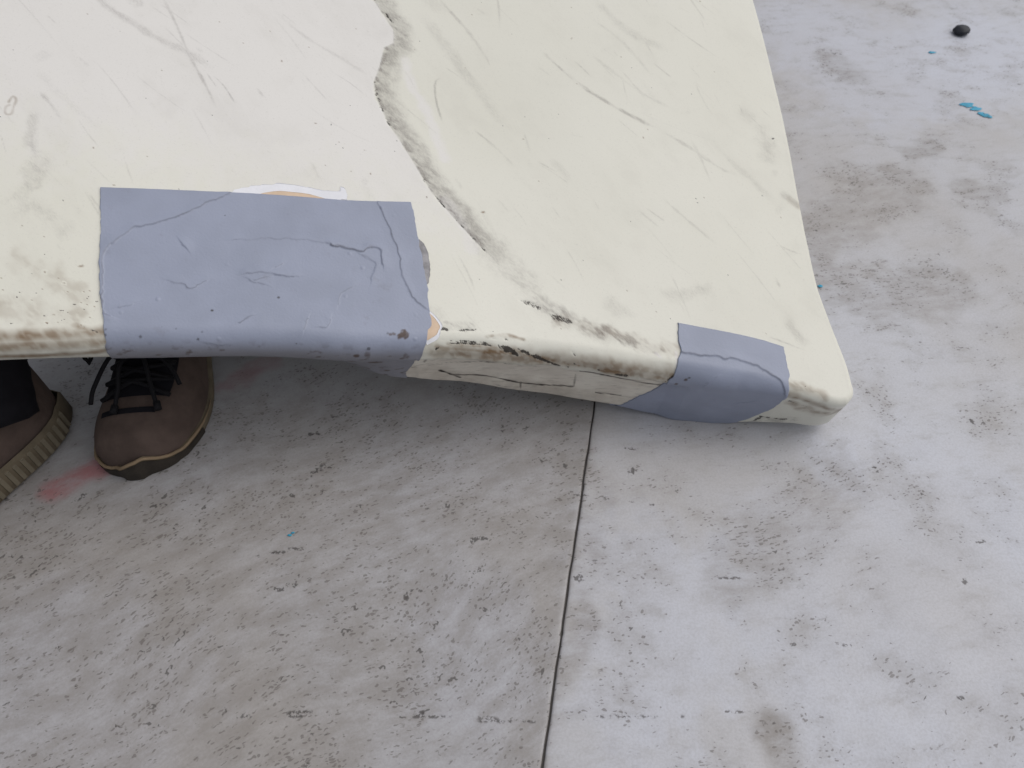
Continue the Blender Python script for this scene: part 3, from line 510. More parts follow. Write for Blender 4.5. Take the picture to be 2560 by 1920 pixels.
# ---------------------------------------------------------------- floor: dark bed, two sheets with a joint between them
def seam_x(y): return .026+.184*(y-.131)
bed_v = [(-3, -1.2, -.004), (3, -1.2, -.004), (3, 4, -.004), (-3, 4, -.004)]
floor = mesh_object('floor', bed_v, [(0, 1, 2, 3)], M_FILL); tag(floor, kind='structure')
FLOOR_MARKS = [
 (0, 0.3, 0.62, 0.25, [(-0.4498, 0.2994), (-0.2989, 0.2551), (-0.1497, 0.287)]),  # this and the next: dirt, and soft shade painted over the left foreground
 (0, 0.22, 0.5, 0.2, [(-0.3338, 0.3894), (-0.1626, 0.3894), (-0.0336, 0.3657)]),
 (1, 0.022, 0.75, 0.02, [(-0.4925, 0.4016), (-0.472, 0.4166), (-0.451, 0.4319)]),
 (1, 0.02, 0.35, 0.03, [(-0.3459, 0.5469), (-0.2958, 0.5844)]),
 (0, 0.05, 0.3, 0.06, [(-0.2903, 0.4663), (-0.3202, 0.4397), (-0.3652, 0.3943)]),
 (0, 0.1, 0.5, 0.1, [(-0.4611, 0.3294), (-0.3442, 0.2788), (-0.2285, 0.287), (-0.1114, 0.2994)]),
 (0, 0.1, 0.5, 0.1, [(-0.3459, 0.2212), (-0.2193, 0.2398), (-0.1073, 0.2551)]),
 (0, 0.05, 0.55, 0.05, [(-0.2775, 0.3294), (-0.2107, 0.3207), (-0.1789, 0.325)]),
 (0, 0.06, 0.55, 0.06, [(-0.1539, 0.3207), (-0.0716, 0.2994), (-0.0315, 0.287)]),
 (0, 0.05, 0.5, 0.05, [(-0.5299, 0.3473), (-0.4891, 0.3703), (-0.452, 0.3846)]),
 (0, 0.05, 0.45, 0.05, [(0.07, 0.5054), (0.0504, 0.3657), (0.0352, 0.2788)]),
 (0, 0.03, 0.62, 0.006, [(0.0761, 0.4884), (0.0483, 0.3657), (0.0246, 0.2398), (0.0086, 0.1367)]),
 (0, 0.04, 0.45, 0.04, [(-0.0398, 0.2994), (0.0082, 0.3338)]),
 (0, 0.05, 0.45, 0.04, [(0.2277, 0.3036), (0.2815, 0.3473), (0.3476, 0.409)]),
 (0, 0.026, 0.9, 0.02, [(0.2301, 0.1591), (0.2308, 0.1462)]),
 (0, 0.026, 0.7, 0.03, [(0.0439, 0.2032), (0.0645, 0.2436), (0.0733, 0.2629)]),
 (0, 0.07, 0.5, 0.08, [(0.425, 0.8058), (0.5075, 0.8764), (0.5938, 0.9236)]),
 (0, 0.06, 0.5, 0.07, [(0.4318, 0.725), (0.4828, 0.6801), (0.5721, 0.7097)]),
 (0, 0.04, 0.5, 0.03, [(0.5843, 1.2977), (0.6053, 1.2427)]),
 (0, 0.03, 0.55, 0.03, [(0.6786, 0.9236), (0.7172, 0.914)]),
 (0, 0.03, 0.5, 0.03, [(0.6346, 1.01), (0.672, 1.0261)]),
 (2, 0.0016, 0.7, 0.002, [(0.1281, 0.4539), (0.1705, 0.4518)]),
 (2, 0.0013, 0.5, 0.003, [(0.0345, 0.4001), (0.0817, 0.3952), (0.1534, 0.3836)]),
 (2, 0.0018, 0.75, 0.002, [(0.4625, 0.3441), (0.4781, 0.3419), (0.4932, 0.3383)]),
 (2, 0.002, 0.5, 0.004, [(0.2053, 0.3015), (0.2254, 0.3023)]),
 (2, 0.0012, 0.45, 0.005, [(0.0568, 0.1706), (0.1067, 0.1723), (0.1495, 0.1729), (0.2212, 0.1756)]),
 (2, 0.0022, 0.5, 0.008, [(-0.2419, 0.1723), (-0.1711, 0.1746), (-0.0997, 0.1736), (0.0212, 0.1673)]),
 (2, 0.003, 0.6, 0.006, [(-0.2602, 0.325), (-0.2129, 0.3338)]),
 (2, 0.004, 0.8, 0.006, [(-0.2328, 0.289), (-0.2142, 0.2952)]),
 (2, 0.004, 0.7, 0.006, [(-0.0412, 0.3428), (-0.0269, 0.345)]),
 (2, 0.006, 0.75, 0.008, [(0.1294, 0.4216), (0.1345, 0.4283)]),
 (2, 0.005, 0.75, 0.004, [(0.0638, 0.3007), (0.0678, 0.3019)]),
 (2, 0.004, 0.6, 0.003, [(0.4481, 0.3002), (0.4505, 0.2961)]),
 (2, 0.004, 0.5, 0.003, [(0.3128, 0.236), (0.3165, 0.2356)]),
 (2, 0.004, 0.55, 0.003, [(0.4025, 0.1882), (0.407, 0.1858)]),
 (2, 0.003, 0.7, 0.003, [(0.4545, 0.4191), (0.4569, 0.4171)]),
 (2, 0.003, 0.8, 0.003, [(0.5309, 0.4929), (0.5317, 0.4901)]),
 (2, 0.003, 0.7, 0.004, [(-0.224, 0.4773), (-0.219, 0.4745)]),
 (2, 0.003, 0.7, 0.004, [(-0.2323, 0.4718), (-0.2282, 0.4745)]),
 (2, 0.004, 0.7, 0.004, [(-0.2194, 0.4216), (-0.2078, 0.4319)]),
 (2, 0.004, 0.7, 0.004, [(-0.4665, 0.3894), (-0.4584, 0.3967)]),
 (3, 0.05, 0.9, 0.04, [(0.3558, 0.4397), (0.3634, 0.4191)]),
 (3, 0.1, 0.7, 0.12, [(0.1287, 0.3121), (0.1643, 0.2788), (0.1171, 0.2032)]),
 (3, 0.2, 0.6, 0.15, [(0.3599, 0.2788), (0.398, 0.2212), (0.462, 0.3428)]),
 (3, 0.22, 0.95, 0.12, [(0.5889, 1.401), (0.6511, 1.2294), (0.8714, 1.3408)]),  # brighter light at the far right, painted in as a paler tone
 (3, 0.12, 0.6, 0.1, [(-0.4389, 0.2212), (-0.353, 0.1858), (-0.405, 0.1526)]),
 (3, 0.08, 0.6, 0.06, [(-0.0385, 0.259), (-0.0293, 0.2032)]),
]
def floor_panel(side):
    ys = np.concatenate([np.linspace(-1.2, .05, 12, endpoint=False), np.linspace(.05, 1.7, 420, endpoint=False), np.linspace(1.7, 4, 14)])
    t = np.concatenate([[0, .0009, .0022, .005], np.linspace(.009, 1.15, 320, endpoint=False), np.linspace(1.15, 2.9, 12)])
    Y, T = np.meshgrid(ys, t, indexing='ij')
    yy = np.stack([ys, ys*0, ys*0+side], -1)
    w = .0010+.0009*(noise3(yy, 45, 5)-.5)*2+.0022*sstep(.74, .95, noise3(yy, 120, 6))
    X = seam_x(Y)+side*(T+w[:, None])
    Z = np.zeros_like(X); Z[:, 0] = -.0012; Z[:, 1] = -.0003
    q = np.stack([X, Y, Z], -1)
    flat = q.reshape(-1, 3)
    q[..., 2] += ((fbm(flat, 4, 61, 3)-.5)*.0016).reshape(X.shape)*np.clip(T/.02, 0, 1)
    lowr = q[:, 0].copy(); lowr[:, 2] = -.006
    V = np.concatenate([lowr[:, None], q], 1); n, k = V.shape[:2]
    o = mesh_object('floor_panel', V.reshape(-1, 3), grid_faces(n, k, flip=side > 0), M_FLOOR[side], floor)
    P = V.reshape(-1, 3)*[1, 1, 0]; W = np.zeros((len(P), 4))
    rag = (fbm(P, 55, 71, 3)-.5)
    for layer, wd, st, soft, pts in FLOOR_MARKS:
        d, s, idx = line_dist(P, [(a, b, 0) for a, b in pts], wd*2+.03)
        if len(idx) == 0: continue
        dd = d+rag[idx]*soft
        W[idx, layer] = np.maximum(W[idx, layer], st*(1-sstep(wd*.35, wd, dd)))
    # grime gathers along the joint
    W[:, 0] = np.maximum(W[:, 0], .85*np.exp(-np.abs(P[:, 0]-seam_x(P[:, 1]))/.010)*(.4+fbm(P, 30, 77, 3)))
    if side < 0: W[:, 0] = np.maximum(W[:, 0], .42*sstep(.25, .6, fbm(P, 3.5, 79, 3)))     # dirt of the left sheet, also painting in its broad shade
    color_attr(o, 'wear_shade', np.clip(W, 0, 1)); return o
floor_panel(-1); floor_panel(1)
def smear(pts, wd, seed):
    rnd = random.Random(seed); parts = []
    for a, b, r in pts:
        n = 14; ring = []
        for k in range(n):
            t = 2*math.pi*k/n; rr = r*(.7+.5*rnd.random()); ring.append((a+rr*1.35*math.cos(t), b+rr*.8*math.sin(t)))
        v = [(x, y, .0011) for x, y in ring]+[(a+(x-a)*.8, b+(y-b)*.8, .0017) for x, y in ring]
        f = [(k, (k+1) % n, n+(k+1) % n, n+k) for k in range(n)]+[tuple(range(n, 2*n))]
        parts.append((v, f))
    v, f = join(parts); return mesh_object('paint_smear', v, f, M_TEAL, floor)
smear([(0.7743, 1.1488, 0.0095), (0.7846, 1.1366, 0.008), (0.7875, 1.1234, 0.005), (0.7933, 1.1175, 0.0065), (0.7981, 1.1127, 0.004)], 0, 1)
smear([(0.7753, 1.3229, 0.005)], 0, 2)
smear([(0.4121, 0.7125, 0.003)], 0, 3)
smear([(-0.2296, 0.3477, 0.0018), (-0.2272, 0.3504, 0.0014)], 0, 4)
# ---------------------------------------------------------------- the mat
face, band, bd, skin_end = build_mat()
mat = empty('foam_mat', (0, 0, 0)); tag(mat, 'worn cream vinyl covered foam mat with two grey tape patches on its edge', 'mat')
nb = band.shape[1]
fv = face.reshape(-1, 3); n0 = len(fv)
bv = band[:, 1:].reshape(-1, 3)
lip_idx = np.concatenate([np.arange(NU)*NS, (NU-1)*NS+np.arange(1, NS)])
bi = np.concatenate([lip_idx[:, None], n0+np.arange(len(bv)).reshape(len(band), nb-1)], 1)
bf = np.stack([bi[:-1, :-1], bi[:-1, 1:], bi[1:, 1:], bi[1:, :-1]], -1).reshape(-1, 4)
ff = grid_faces(NU, NS, flip=True)
V = np.vstack([fv, bv]); Fc = np.vstack([ff, bf])
# the underside: a sheet from the wall's last row across to the back
last = bi[:, -1]
W = np.zeros((len(V), 4))
n_a = fbm(V, 90, 11, 3)-.5; n_b = noise3(V, 420, 12); n_c = fbm(V, 240, 13, 2)
rot = np.stack([V[:, 0]*.8+V[:, 1]*-.6, V[:, 0]*.6+V[:, 1]*.8, V[:, 2]], -1)
n_s = fbm(rot, (60, 230, 150), 14, 3)                     # streaky grain
push = np.zeros(len(V))
n_m = fbm(V, 38, 15, 2)
for layer, wd, st, rag, gr, side, pts in MARKS:
    if len(pts) > 2 and not side: pts = catmull(pts, len(pts)*3)
    d, s, idx = line_dist(V, pts, wd+rag+.004)
    if len(idx) == 0: continue
    t = line_dist.t
    dd = d+n_a[idx]*rag*2
    fall = 1-sstep(0, wd*.62, dd) if layer < 2 else 1-sstep(.12*wd, wd*.55, dd)
    if side: fall = np.where(s*side > 0, 1-sstep(.35*wd, wd, dd), 1-sstep(0, .0015, d))
    if layer == 0 and not side: fall = fall*sstep(0, .22, t)*sstep(0, .22, 1-t)*(.45+1.0*n_m[idx])
    g = 1-gr+gr*sstep(.40, .62, n_c[idx] if layer == 3 else n_s[idx])*1.15
    v = st*fall*np.clip(g, 0, 1.1)
    W[idx, layer] = np.maximum(W[idx, layer], v)
    if layer == 3 and wd < .005: push[idx] = np.maximum(push[idx], v)
# paler skin on the near side of the fold
cx = np.array(CREASE); Pxy = V*[1, 1, 0]
d, s, idx = line_dist(Pxy, [(a, b, 0) for a, b in cx], 3.0)
sd = np.full(len(V), -1.); sd[idx] = -d*s; ct = np.ones(len(V)); ct[idx] = line_dist.t
yl = np.interp(V[:, 0], [q[0] for q in LIP_FRONT], [q[1] for q in LIP_FRONT])
inward = V[:, 1]-yl
soft = .0025+.03*sstep(.7, .95, ct)
wht = sstep(-soft*.4, soft, sd+n_a*(.006+.03*sstep(.7, .95, ct)))*sstep(.0, .16, inward+np.clip(sd, 0, .4)*-.18-.05+n_a*.08)
W[:, 2] = np.maximum(W[:, 2], wht*.9)
# many faint scratches and rubs from use
rs = np.random.default_rng(23)
for k in range(150):
    i, j = int(rs.integers(60, NU-10)), int(rs.integers(4, NS-90)); c0 = face[i, j]
    a = R(-46+rs.normal()*16); L = float(rs.gamma(2, .018)); wd = float(rs.choice([.0012, .0018, .003, .008, .016], p=[.35, .3, .15, .12, .08])); st = float(rs.uniform(.08, .30))*(1 if wd < .004 else .55)
    t_ = np.linspace(-.5, .5, 5)[:, None]; bend = float(rs.normal()*.10)
    pts = c0+t_*L*np.array([math.cos(a), math.sin(a), 0])+(t_**2)*L*bend*np.array([-math.sin(a), math.cos(a), 0])
    pts[:, 2] = mat_z(pts[:, 0], pts[:, 1])
    lo2, hi2 = pts.min(0)-.03, pts.max(0)+.03; lo2[2] -= .1; hi2[2] += .1
    d, s, idx = line_dist(Pxy, pts*[1, 1, 0], wd+.002)
    if len(idx) == 0: continue
    t = line_dist.t; idk = idx < n0
    v = st*(1-sstep(0, wd*.7, d+n_a[idx]*wd))*sstep(0, .3, t)*sstep(0, .3, 1-t)*(.3+1.2*n_m[idx])*idk
    W[idx, 0] = np.maximum(W[idx, 0], v)
# small dirt specks, thicker near the front edge
rng = np.random.default_rng(7)
for k in range(210):
    if k < 110:
        i = int(rng.integers(20, NU-8)); j = int(abs(rng.normal(0, 30)))
    else:
        i = int(rng.integers(60, NU-8)); j = int(rng.integers(0, NS-60))
    if k < 90: i = int(rng.integers(60, 300)); j = int(abs(rng.normal(0, 55)))
    c0 = face[i, min(j, NS-1)]; rr = float(rng.gamma(1.4, .00022)+.00025)
    d, s, idx = line_dist(V, [c0, c0+np.array([rr*rng.normal(), rr*rng.normal(), 0])], rr*2)
    if len(idx): W[idx, 3 if rng.random() < .5 else 1] = np.maximum(W[idx, 3 if rng.random() < .5 else 1], (1-sstep(rr*.5, rr*1.1, d))*.85)
V2 = V.copy(); V2[:, 2] -= push*.0006
V2[:n0, 2] += (.0002*sstep(-.001, .002, sd+n_a*.010)*np.exp(-np.clip(sd, 0, 1)/.03)*(1-sstep(.6, .85, ct)))[:n0]      # the skin stands up along the tear
ncol = len(band)-1; col = np.repeat(np.arange(ncol), nb-1); row = np.tile(np.arange(nb-1), ncol)
is_core = (bd[col] > -.485) & (bd[col] < -.165) & (row >= skin_end[col])
def piece(name, faces, mat_):
    used, inv = np.unique(faces, return_inverse=True)
    o = mesh_object(name, V2[used], inv.reshape(faces.shape), mat_, mat); color_attr(o, 'wear_shade', np.clip(W[used], 0, 1)); return o
cover = piece('cover', np.vstack([ff, bf[~is_core]]), M_COVER)
tag(piece('core_edge', bf[is_core], M_CORE), 'bare grey cracked edge of the core between the tape patches')
# underside skin
un = band[:, -1]; cen = un.mean(0); 
mid = np.array([un[0]*.5+un[-1]*.5])
uv = np.vstack([un, un[0:1]*0+np.array([BACK_LEFT[0]+.02, BACK_LEFT[1], mat_z(*BACK_LEFT)-.07])])
mesh_object('underside', uv, [tuple([k, k+1, len(un)]) for k in range(len(un)-1)], plain('grey_underside', srgb(150, 146, 138)), mat, False)
# ---------------------------------------------------------------- sheets stuck on the mat
G = np.concatenate([face[:, ::-1], band[:NU, 1:]], 1)
gu = np.gradient(G, axis=0); gv = np.gradient(G, axis=1); GN = np.cross(gv, gu)
for _ in range(2): GN[1:-1, 1:-1] = (GN[1:-1, 1:-1]*2+GN[:-2, 1:-1]+GN[2:, 1:-1]+GN[1:-1, :-2]+GN[1:-1, 2:])
GN /= np.linalg.norm(GN, axis=2)[..., None]+1e-12
if GN[NU//2, NS//2, 2] < 0: GN = -GN
def samp(A, u, j):
    i = np.clip(u*(NU-1), 0, NU-1.001); j = np.clip(j, 0, A.shape[1]-1.001)
    i0 = i.astype(int); j0 = j.astype(int); a = (i-i0)[..., None]; b = (j-j0)[..., None]
    return A[i0, j0]*(1-a)*(1-b)+A[i0+1, j0]*a*(1-b)+A[i0, j0+1]*(1-a)*b+A[i0+1, j0+1]*a*b
def sheet(name, left, right, mat_, n, m, lift, parent, seed=1, rag=.0, extra=0, lines=None, thick=.0004):
    """ruled sheet between two boundary curves in surface coordinates, lifted off the mat, with a rim"""
    L = catmull([(a*1000, b) for a, b in left], n); Rr = catmull([(a*1000, b) for a, b in right], n)
    if extra:
        k = np.linspace(0, 1, max(4, n//6))[1:, None]
        L = np.vstack([L, L[-1]+np.array([0., extra])*k]); Rr = np.vstack([Rr, Rr[-1]+np.array([0., extra])*k])
    n = len(L); t = np.linspace(0, 1, m)[None, :, None]
    uj = L[:, None]*(1-t)+Rr[:, None]*t
    u = uj[..., 0]/1000; j = uj[..., 1]
    base = samp(G, u, j); nn = samp(GN, u, j); nn /= np.linalg.norm(nn, axis=2)[..., None]
    fl = base.reshape(-1, 3)
    if rag:
        e = np.zeros((n, m)); e[:, 0] = e[:, -1] = 1; e[0] = .35; e[-1] = 1
        for w in (1, 2):
            e[:, w] = np.maximum(e[:, w], .4/w); e[:, -1-w] = np.maximum(e[:, -1-w], .4/w)
        jit = (fbm(fl, 130, seed, 3)-.5).reshape(n, m)*e*rag
        u = u+jit*.9; j = np.clip(j+jit*380, 0, G.shape[1]-2)
        base = samp(G, u, j); fl = base.reshape(-1, 3)
    lf = np.full(n*m, lift); att = np.zeros((n*m, 4))
    if lines: lf, att = lines(fl, lf, att)
    top = base+nn*lf.reshape(n, m)[..., None]
    # rim
    ring = [(0, k) for k in range(m)]+[(k, m-1) for k in range(1, n)]+[(n-1, k) for k in range(m-2, -1, -1)]+[(k, 0) for k in range(n-2, 0, -1)]
    rv = np.array([top[a, b]-nn[a, b]*(lf.reshape(n, m)[a, b]+.0003) for a, b in ring])
    Vv = np.vstack([top.reshape(-1, 3), rv]); ri = np.array([a*m+b for a, b in ring]); rj = n*m+np.arange(len(ring))
    rf = np.stack([ri, np.roll(ri, -1), np.roll(rj, -1), rj], -1)
    gf = grid_faces(n, m)
    a, b, c = Vv[gf[n*m//3, 0]], Vv[gf[n*m//3, 1]], Vv[gf[n*m//3, 2]]
    if np.dot(np.cross(b-a, c-a), nn.reshape(-1, 3)[gf[n*m//3, 0]]) < 0: gf = gf[:, ::-1]
    o = mesh_object(name, Vv, np.vstack([gf, rf]), mat_, parent)
    color_attr(o, 'wear_shade', np.vstack([np.clip(att, 0, 1), np.zeros((len(rv), 4))])); return o
def tape_lines(which, seed):
    def f(P, lf, att):
        na = (fbm(P, 120, seed, 4)-.5)*1.5
        lf = lf+(fbm(P, 22, seed+5, 2)-.5)*.0006
        sm = fbm(P, 75, seed+9, 3)
        for t, wd, h, dk, pts in TAPE_LINES:
            if t != which: continue
            d, s, idx = line_dist(P, catmull(pts, len(pts)*4), .02)
            if len(idx) == 0: continue
            dd = np.abs(d+na[idx]*.0035)*1.0
            ss = -s*d+na[idx]*.0035
            lf[idx] += 1.1*h*np.where(ss > 0, np.exp(-(ss/.006)**2), np.exp(-(ss/.0007)**2))*.8
            q = np.exp(-(np.abs(ss)/(wd*.34))**2)*dk*.75*(.1+1.7*sm[idx])  # wrinkles drawn dark: shade of each step painted into the colour
            att[idx, 0] = np.maximum(att[idx, 0], q)
        gr = fbm(P, (110, 190, 190), seed+13, 4)
        low = sstep(.002, .018, mat_z(P[:, 0], P[:, 1])-P[:, 2])
        if which == 'big': att[:, 1] = np.maximum(att[:, 1], low*sstep(.57, .74, gr)*.75)
        att[:, 2] = low if which == 'big' else 0
        for t, c, wd, st in TAPE_SPOTS:
            if t != which: continue
            c = np.array(c); d, s, idx = line_dist(P, [c, c+np.array([wd*.3, wd*.1, 0])], wd*2+.004)
            if len(idx) == 0: continue
            q = (1-sstep(wd*.2, wd*.62, d+na[idx]*wd*1.4))*st
            att[idx, 1 if wd > .0025 else 0] = np.maximum(att[idx, 1 if wd > .0025 else 0], q)
        return lf, att
    return f
tag(sheet('torn_backing', WHITE_A, WHITE_B, M_WHITE, 140, 14, .0005, mat, 5, .010), 'torn white backing paper showing above the large tape patch')
tag(sheet('bare_foam', PEACH_A, PEACH_B, M_PEACH, 60, 8, .0008, mat, 6, .002), 'strip of bare peach foam above the large tape patch')
tag(sheet('torn_backing', WHT2_A, PCH2_B, M_WHITE, 40, 12, .0005, mat, 7, .003), 'torn white rim beside the large tape patch')
tag(sheet('bare_foam', PCH2_A, PCH2_B, M_PEACH, 40, 12, .0009, mat, 8, .002), 'bare peach foam corner beside the large tape patch')
tag(sheet('glue_flake', LOBE_A, LOBE_B, M_FLAKE, 40, 12, .0010, mat, 9, .005), 'grey glue flake sticking out past the large tape patch')
tag(sheet('tape_patch', TAPE_BIG_L, TAPE_BIG_R, M_TAPE, 260, 460, .0014, mat, 21, .0035, 14, tape_lines('big', 31)), 'large blue grey tape patch wrinkled over the mat edge')
tag(sheet('tape_patch', TAPE_SM_L, TAPE_SM_R, M_TAPE, 150, 160, .0014, mat, 22, .004, 6, tape_lines('sm', 33)), 'small grey tape patch folded round the mat edge')
# ---------------------------------------------------------------- the person behind the mat: shoes and trouser legs
person = empty('person', (-.42, .66, 0)); tag(person, 'person in brown lace up shoes and black trousers standing behind the mat', 'person')
XS = np.array([0, .008, .03, .06, .10, .14, .17, .20, .225, .245, .262, .274, .282, .286])
WL = np.array([.006, .022, .033, .036, .035, .037, .041, .046, .048, .046, .040, .031, .020, .004])   # inner side
WR = np.array([.006, .022, .033, .036, .036, .041, .047, .053, .055, .052, .044, .033, .020, .004])   # outer side
HT = np.array([.085, .098, .104, .106, .098, .084, .074, .063, .056, .052, .047, .039, .029, .014])
def shoe(loc, rz, mirror, which, scale=1.0, st=.020, ribbed=False):
    xs = np.concatenate([np.linspace(0, .262, 46), np.linspace(.266, .286, 14)])
    wl, wr, ht = (np.interp(xs, XS, A) for A in (WL, WR, HT))
    for A in (wl, wr, ht):
        A[2:-2] = (A[:-4]+A[1:-3]+A[2:-2]+A[3:-1]+A[4:])/5
    zb = .014; na = 40
    def upper_pt(i, a, off=0.):
        w = (wl if math.cos(a) > 0 else wr)[i]+off; c = math.cos(a); s = math.sin(a)
        y = w*math.copysign(abs(c)**.75, c); z = zb+(ht[i]-zb+off)*abs(s)**.9
        return (xs[i], (y+.013*float(sstep(.17, .286, xs[i])))*mirror, z)
    root = empty('shoe'); root.parent = person
    V = [upper_pt(i, math.pi*k/na) for i in range(len(xs)) for k in range(na+1)]
    f = [(i*(na+1)+k, i*(na+1)+k+1, (i+1)*(na+1)+k+1, (i+1)*(na+1)+k) for i in range(len(xs)-1) for k in range(na)]
    if mirror > 0: f = [q[::-1] for q in f]
    up = mesh_object('upper', V, f, M_SHOE, root)
    # outline of the sole, from the heel round the toe
    def outline(off):
        bd_ = .013*sstep(.17, .286, xs)
        a = [(x-(off if i == 0 else 0), (w+off+q)*mirror) for i, (x, w, q) in enumerate(zip(xs, wl, bd_))]
        b = [(x, (q-(w+off))*mirror) for x, w, q in zip(xs, wr, bd_)]
        a[-1] = (xs[-1]+off, a[-1][1]); b[-1] = (xs[-1]+off, b[-1][1])
        o = np.array(a+b[::-1]); o = np.vstack([o, o[:1]])
        return catmull(o, 161)[:-1]
    o1 = outline(.005 if ribbed else .003); o0 = outline(.002)
    n = len(o1); s = np.arange(n)/n
    toe = np.exp(-((o1[:, 0]-.286)/.03)**2)
    zt = st+.017*np.exp(-(((o1[:, 1]*mirror)-.004)/.022)**2)*(o1[:, 0] > .2)*sstep(.235, .275, o1[:, 0])
    Vs = [(x, y, .0005) for x, y in o0]+[(x, y, .004) for x, y in o1]+[(x, y, z) for (x, y), z in zip(o1, zt)]+[(x*.985+.002, y*.93, z+.002) for (x, y), z in zip(o1, zt)]
    fs = [(r*n+k, r*n+(k+1) % n, (r+1)*n+(k+1) % n, (r+1)*n+k) for r in range(3) for k in range(n)]+[tuple(range(n))]
    sole = mesh_object('sole', Vs, fs, M_SOLE, root)
    bm = bmesh.new(); bm.from_mesh(sole.data); bmesh.ops.recalc_face_normals(bm, faces=bm.faces); bm.to_mesh(sole.data); bm.free()
    # dark rubber over the toe below the piping
    tk = [k for k in range(n) if o1[k, 0] > .236]
    c0 = np.array([(o1[k, 0], o1[k, 1], zt[k]) for k in tk]); dirs = np.array([[.35 if o1[k, 0] < .27 else 1, .9*np.sign(o1[k, 1])*min(1, abs(o1[k, 1])/.03), 0] for k in tk])
    Vt = np.vstack([c0*[1, 1, 0]+dirs*.0012+[0, 0, .001], c0+dirs*.0016-[0, 0, .001]]); q = len(tk)
    mesh_object('toe_guard', Vt, [(k, k+1, q+k+1, q+k) for k in range(q-1)], M_TOE, root)
    kk = [k for k in range(n) if o1[k, 0] > .20]
    path = np.array([(o1[k, 0], o1[k, 1], zt[k]+.001) for k in kk])
    v, f = tube(path, .0018*np.clip(np.minimum(np.arange(len(kk)), np.arange(len(kk))[::-1])/10, .3, 1), 8); mesh_object('piping', v, f, M_WELT, root)
    ribs = []
    for k in range(0, n, 2):
        if .012 < o1[k, 0] < .115 and o1[k, 1]*mirror > 0:
            x, y = o1[k]; sg = 1 if y > 0 else -1
            vv = [(x-.0022, y-sg*.001, .006), (x+.0022, y-sg*.001, .006), (x+.0022, y+sg*.0016, .006), (x-.0022, y+sg*.0016, .006),
                  (x-.0022, y-sg*.001, st-.003), (x+.0022, y-sg*.001, st-.003), (x+.0022, y+sg*.0016, st-.004), (x-.0022, y+sg*.0016, st-.004)]
            ribs.append((vv, [(0, 1, 2, 3), (4, 5, 6, 7), (0, 1, 5, 4), (1, 2, 6, 5), (2, 3, 7, 6), (3, 0, 4, 7)]))
    if ribbed:
        for v, f in ribs: mesh_object('sole_rib', v, f, M_RIB, root, False)
    # dark lacing panel over the instep
    ii = [i for i in range(len(xs)) if .13 <= xs[i] <= .232]; ks = np.linspace(.30, .70, 18)
    Vp = []
    for i in ii:
        nar = np.interp(xs[i], [.13, .18, .232], [1.0, 1.0, .8])
        for t in ks: Vp.append(np.array(upper_pt(i, math.pi*(.5+(t-.5)*nar), .0025)))
    w = len(ks); mesh_object('lacing_panel', Vp, [(a*w+b, a*w+b+1, (a+1)*w+b+1, (a+1)*w+b) for a in range(len(ii)-1) for b in range(w-1)], M_BLACK, root)
    Vp = []; ii = [i for i in range(len(xs)) if .237 <= xs[i] <= .246]
    for i in ii:
        for t in np.linspace(.33, .62, 14): Vp.append(np.array(upper_pt(i, math.pi*t, .0018)))
    w = 14; mesh_object('vent_slot', Vp, [(a*w+b, a*w+b+1, (a+1)*w+b+1, (a+1)*w+b) for a in range(len(ii)-1) for b in range(w-1)], M_BLACK, root)
    def top(x, t, off=.005):
        i = int(np.argmin(abs(xs-x))); return np.array(upper_pt(i, math.pi*t, off))
    lc = []
    for k in range(5):
        x0 = .146+k*.016
        for sg in (-1, 1):
            a, b, c = top(x0, .5-sg*.17), top(x0+.008, .5, .009), top(x0+.016, .5+sg*.17)
            lc.append(tube(catmull([a, b, c], 12), .0024, 7))
    for sg, dx, L in ((1, .03, .05), (-1, .045, .07)):
        a = top(.182, .5, .010); pts = [a, a+np.array([.015, sg*.02, .008]), a+np.array([dx, sg*.036, -.004]), a+np.array([dx+.012, sg*.042, -.016])]
        lc.append(tube(catmull(pts, 16), .0022, 7))
        e = a; pts = [e, e+np.array([.025, -sg*.012, .004]), e+np.array([.045, -sg*.016, -.010]), e+np.array([.060, -sg*.020, -.020])]
        lc.append(tube(catmull(pts, 16), .0022, 7))
        lc.append(tube([pts[-1]-np.array([.002, 0, 0]), pts[-1]+np.array([.006, -sg*.002, -.003])], .0036, 7))
    for sg in (1, -1):
        a = top(.160, .5, .010); lc.append(tube(catmull([a, a+np.array([.006, sg*.03, .012]), a+np.array([.02, sg*.055, .0]), a+np.array([.03, sg*.052, -.02]), a+np.array([.018, sg*.046, -.012]), a], 26), .0022, 7))
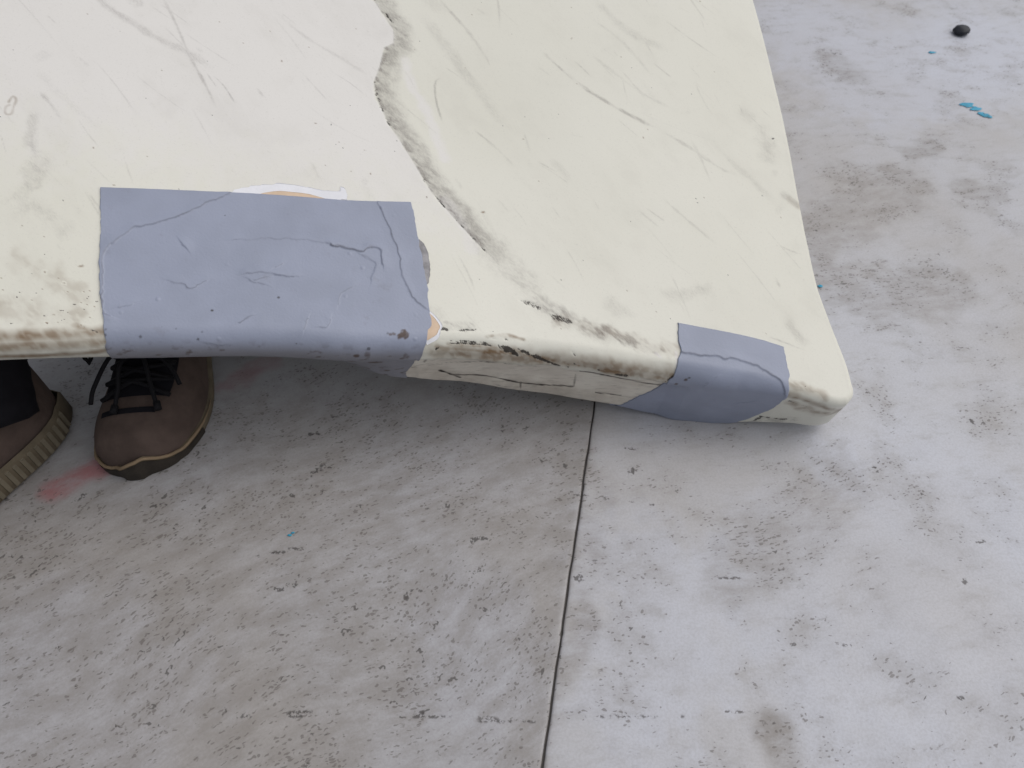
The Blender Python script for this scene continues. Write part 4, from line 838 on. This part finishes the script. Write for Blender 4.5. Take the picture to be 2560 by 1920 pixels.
    v, f = join(lc); mesh_object('lace', v, f, M_LACE, root)
    root.location = loc; root.rotation_euler = (0, 0, rz); root.scale = (scale,)*3
    tag(root, which)
    return root
def shoe_at(toe, ang, mirror, which, sc, st, ribbed=False):
    # toe tip on the floor, pointing direction ang (degrees from +X)
    a = R(ang); L = .288*sc
    return shoe((toe[0]-L*math.cos(a)-person.location.x, toe[1]-L*math.sin(a)-person.location.y, 0), a, mirror, which, sc, st, ribbed)
s1 = shoe_at((-0.3952, 0.4176), -83, -1, 'brown lace up shoe pointing at the viewer', 1.07, .011)
s2 = shoe_at((-.668, .240), -118, 1, 'brown shoe with ribbed olive sole, cut by the left edge', 1.06, .032, True)
def trouser(shoe_ob, lean):
    m = shoe_ob.matrix_basis; parts = []
    a = np.array(shoe_ob.location)+np.array([math.cos(shoe_ob.rotation_euler.z), math.sin(shoe_ob.rotation_euler.z), 0])*.075
    pts = [a+np.array([0, 0, .075]), a+np.array([0, .02, .10]), a+np.array([0, .05, .13]), a+np.array([0, .12, .155])]
    v, f = tube(catmull(pts, 14), np.linspace(.060, .052, 14), 24)
    v = [q+np.array([0, 0, .004*math.sin(k*1.7)]) for k, q in enumerate(v)]
    return mesh_object('trouser_leg', v, f, M_BLACK, person)
trouser(s1, 0); trouser(s2, 0)

# ---------------------------------------------------------------- a small black lump on the floor
bm = bmesh.new(); bmesh.ops.create_icosphere(bm, subdivisions=3, radius=1)
co = np.array([v.co[:] for v in bm.verts]); dn = fbm(co, 1.6, 91, 3)-.5
for v, k in zip(bm.verts, dn):
    f = 1+k*.55; v.co = (v.co.x*f*.0165, v.co.y*f*.014, max(v.co.z*f*.0085, -.0065))
me = bpy.data.meshes.new('rubber_lump'); bm.to_mesh(me); bm.free()
for q in me.polygons: q.use_smooth = True
lump = bpy.data.objects.new('rubber_lump', me); COL.objects.link(lump); me.materials.append(M_STONE)
lump.location = (0.8540, 1.3942, .0065); lump.rotation_euler = (0, 0, R(35))
tag(lump, 'small black rubber lump lying on the pale floor near the blue smear', 'lump')
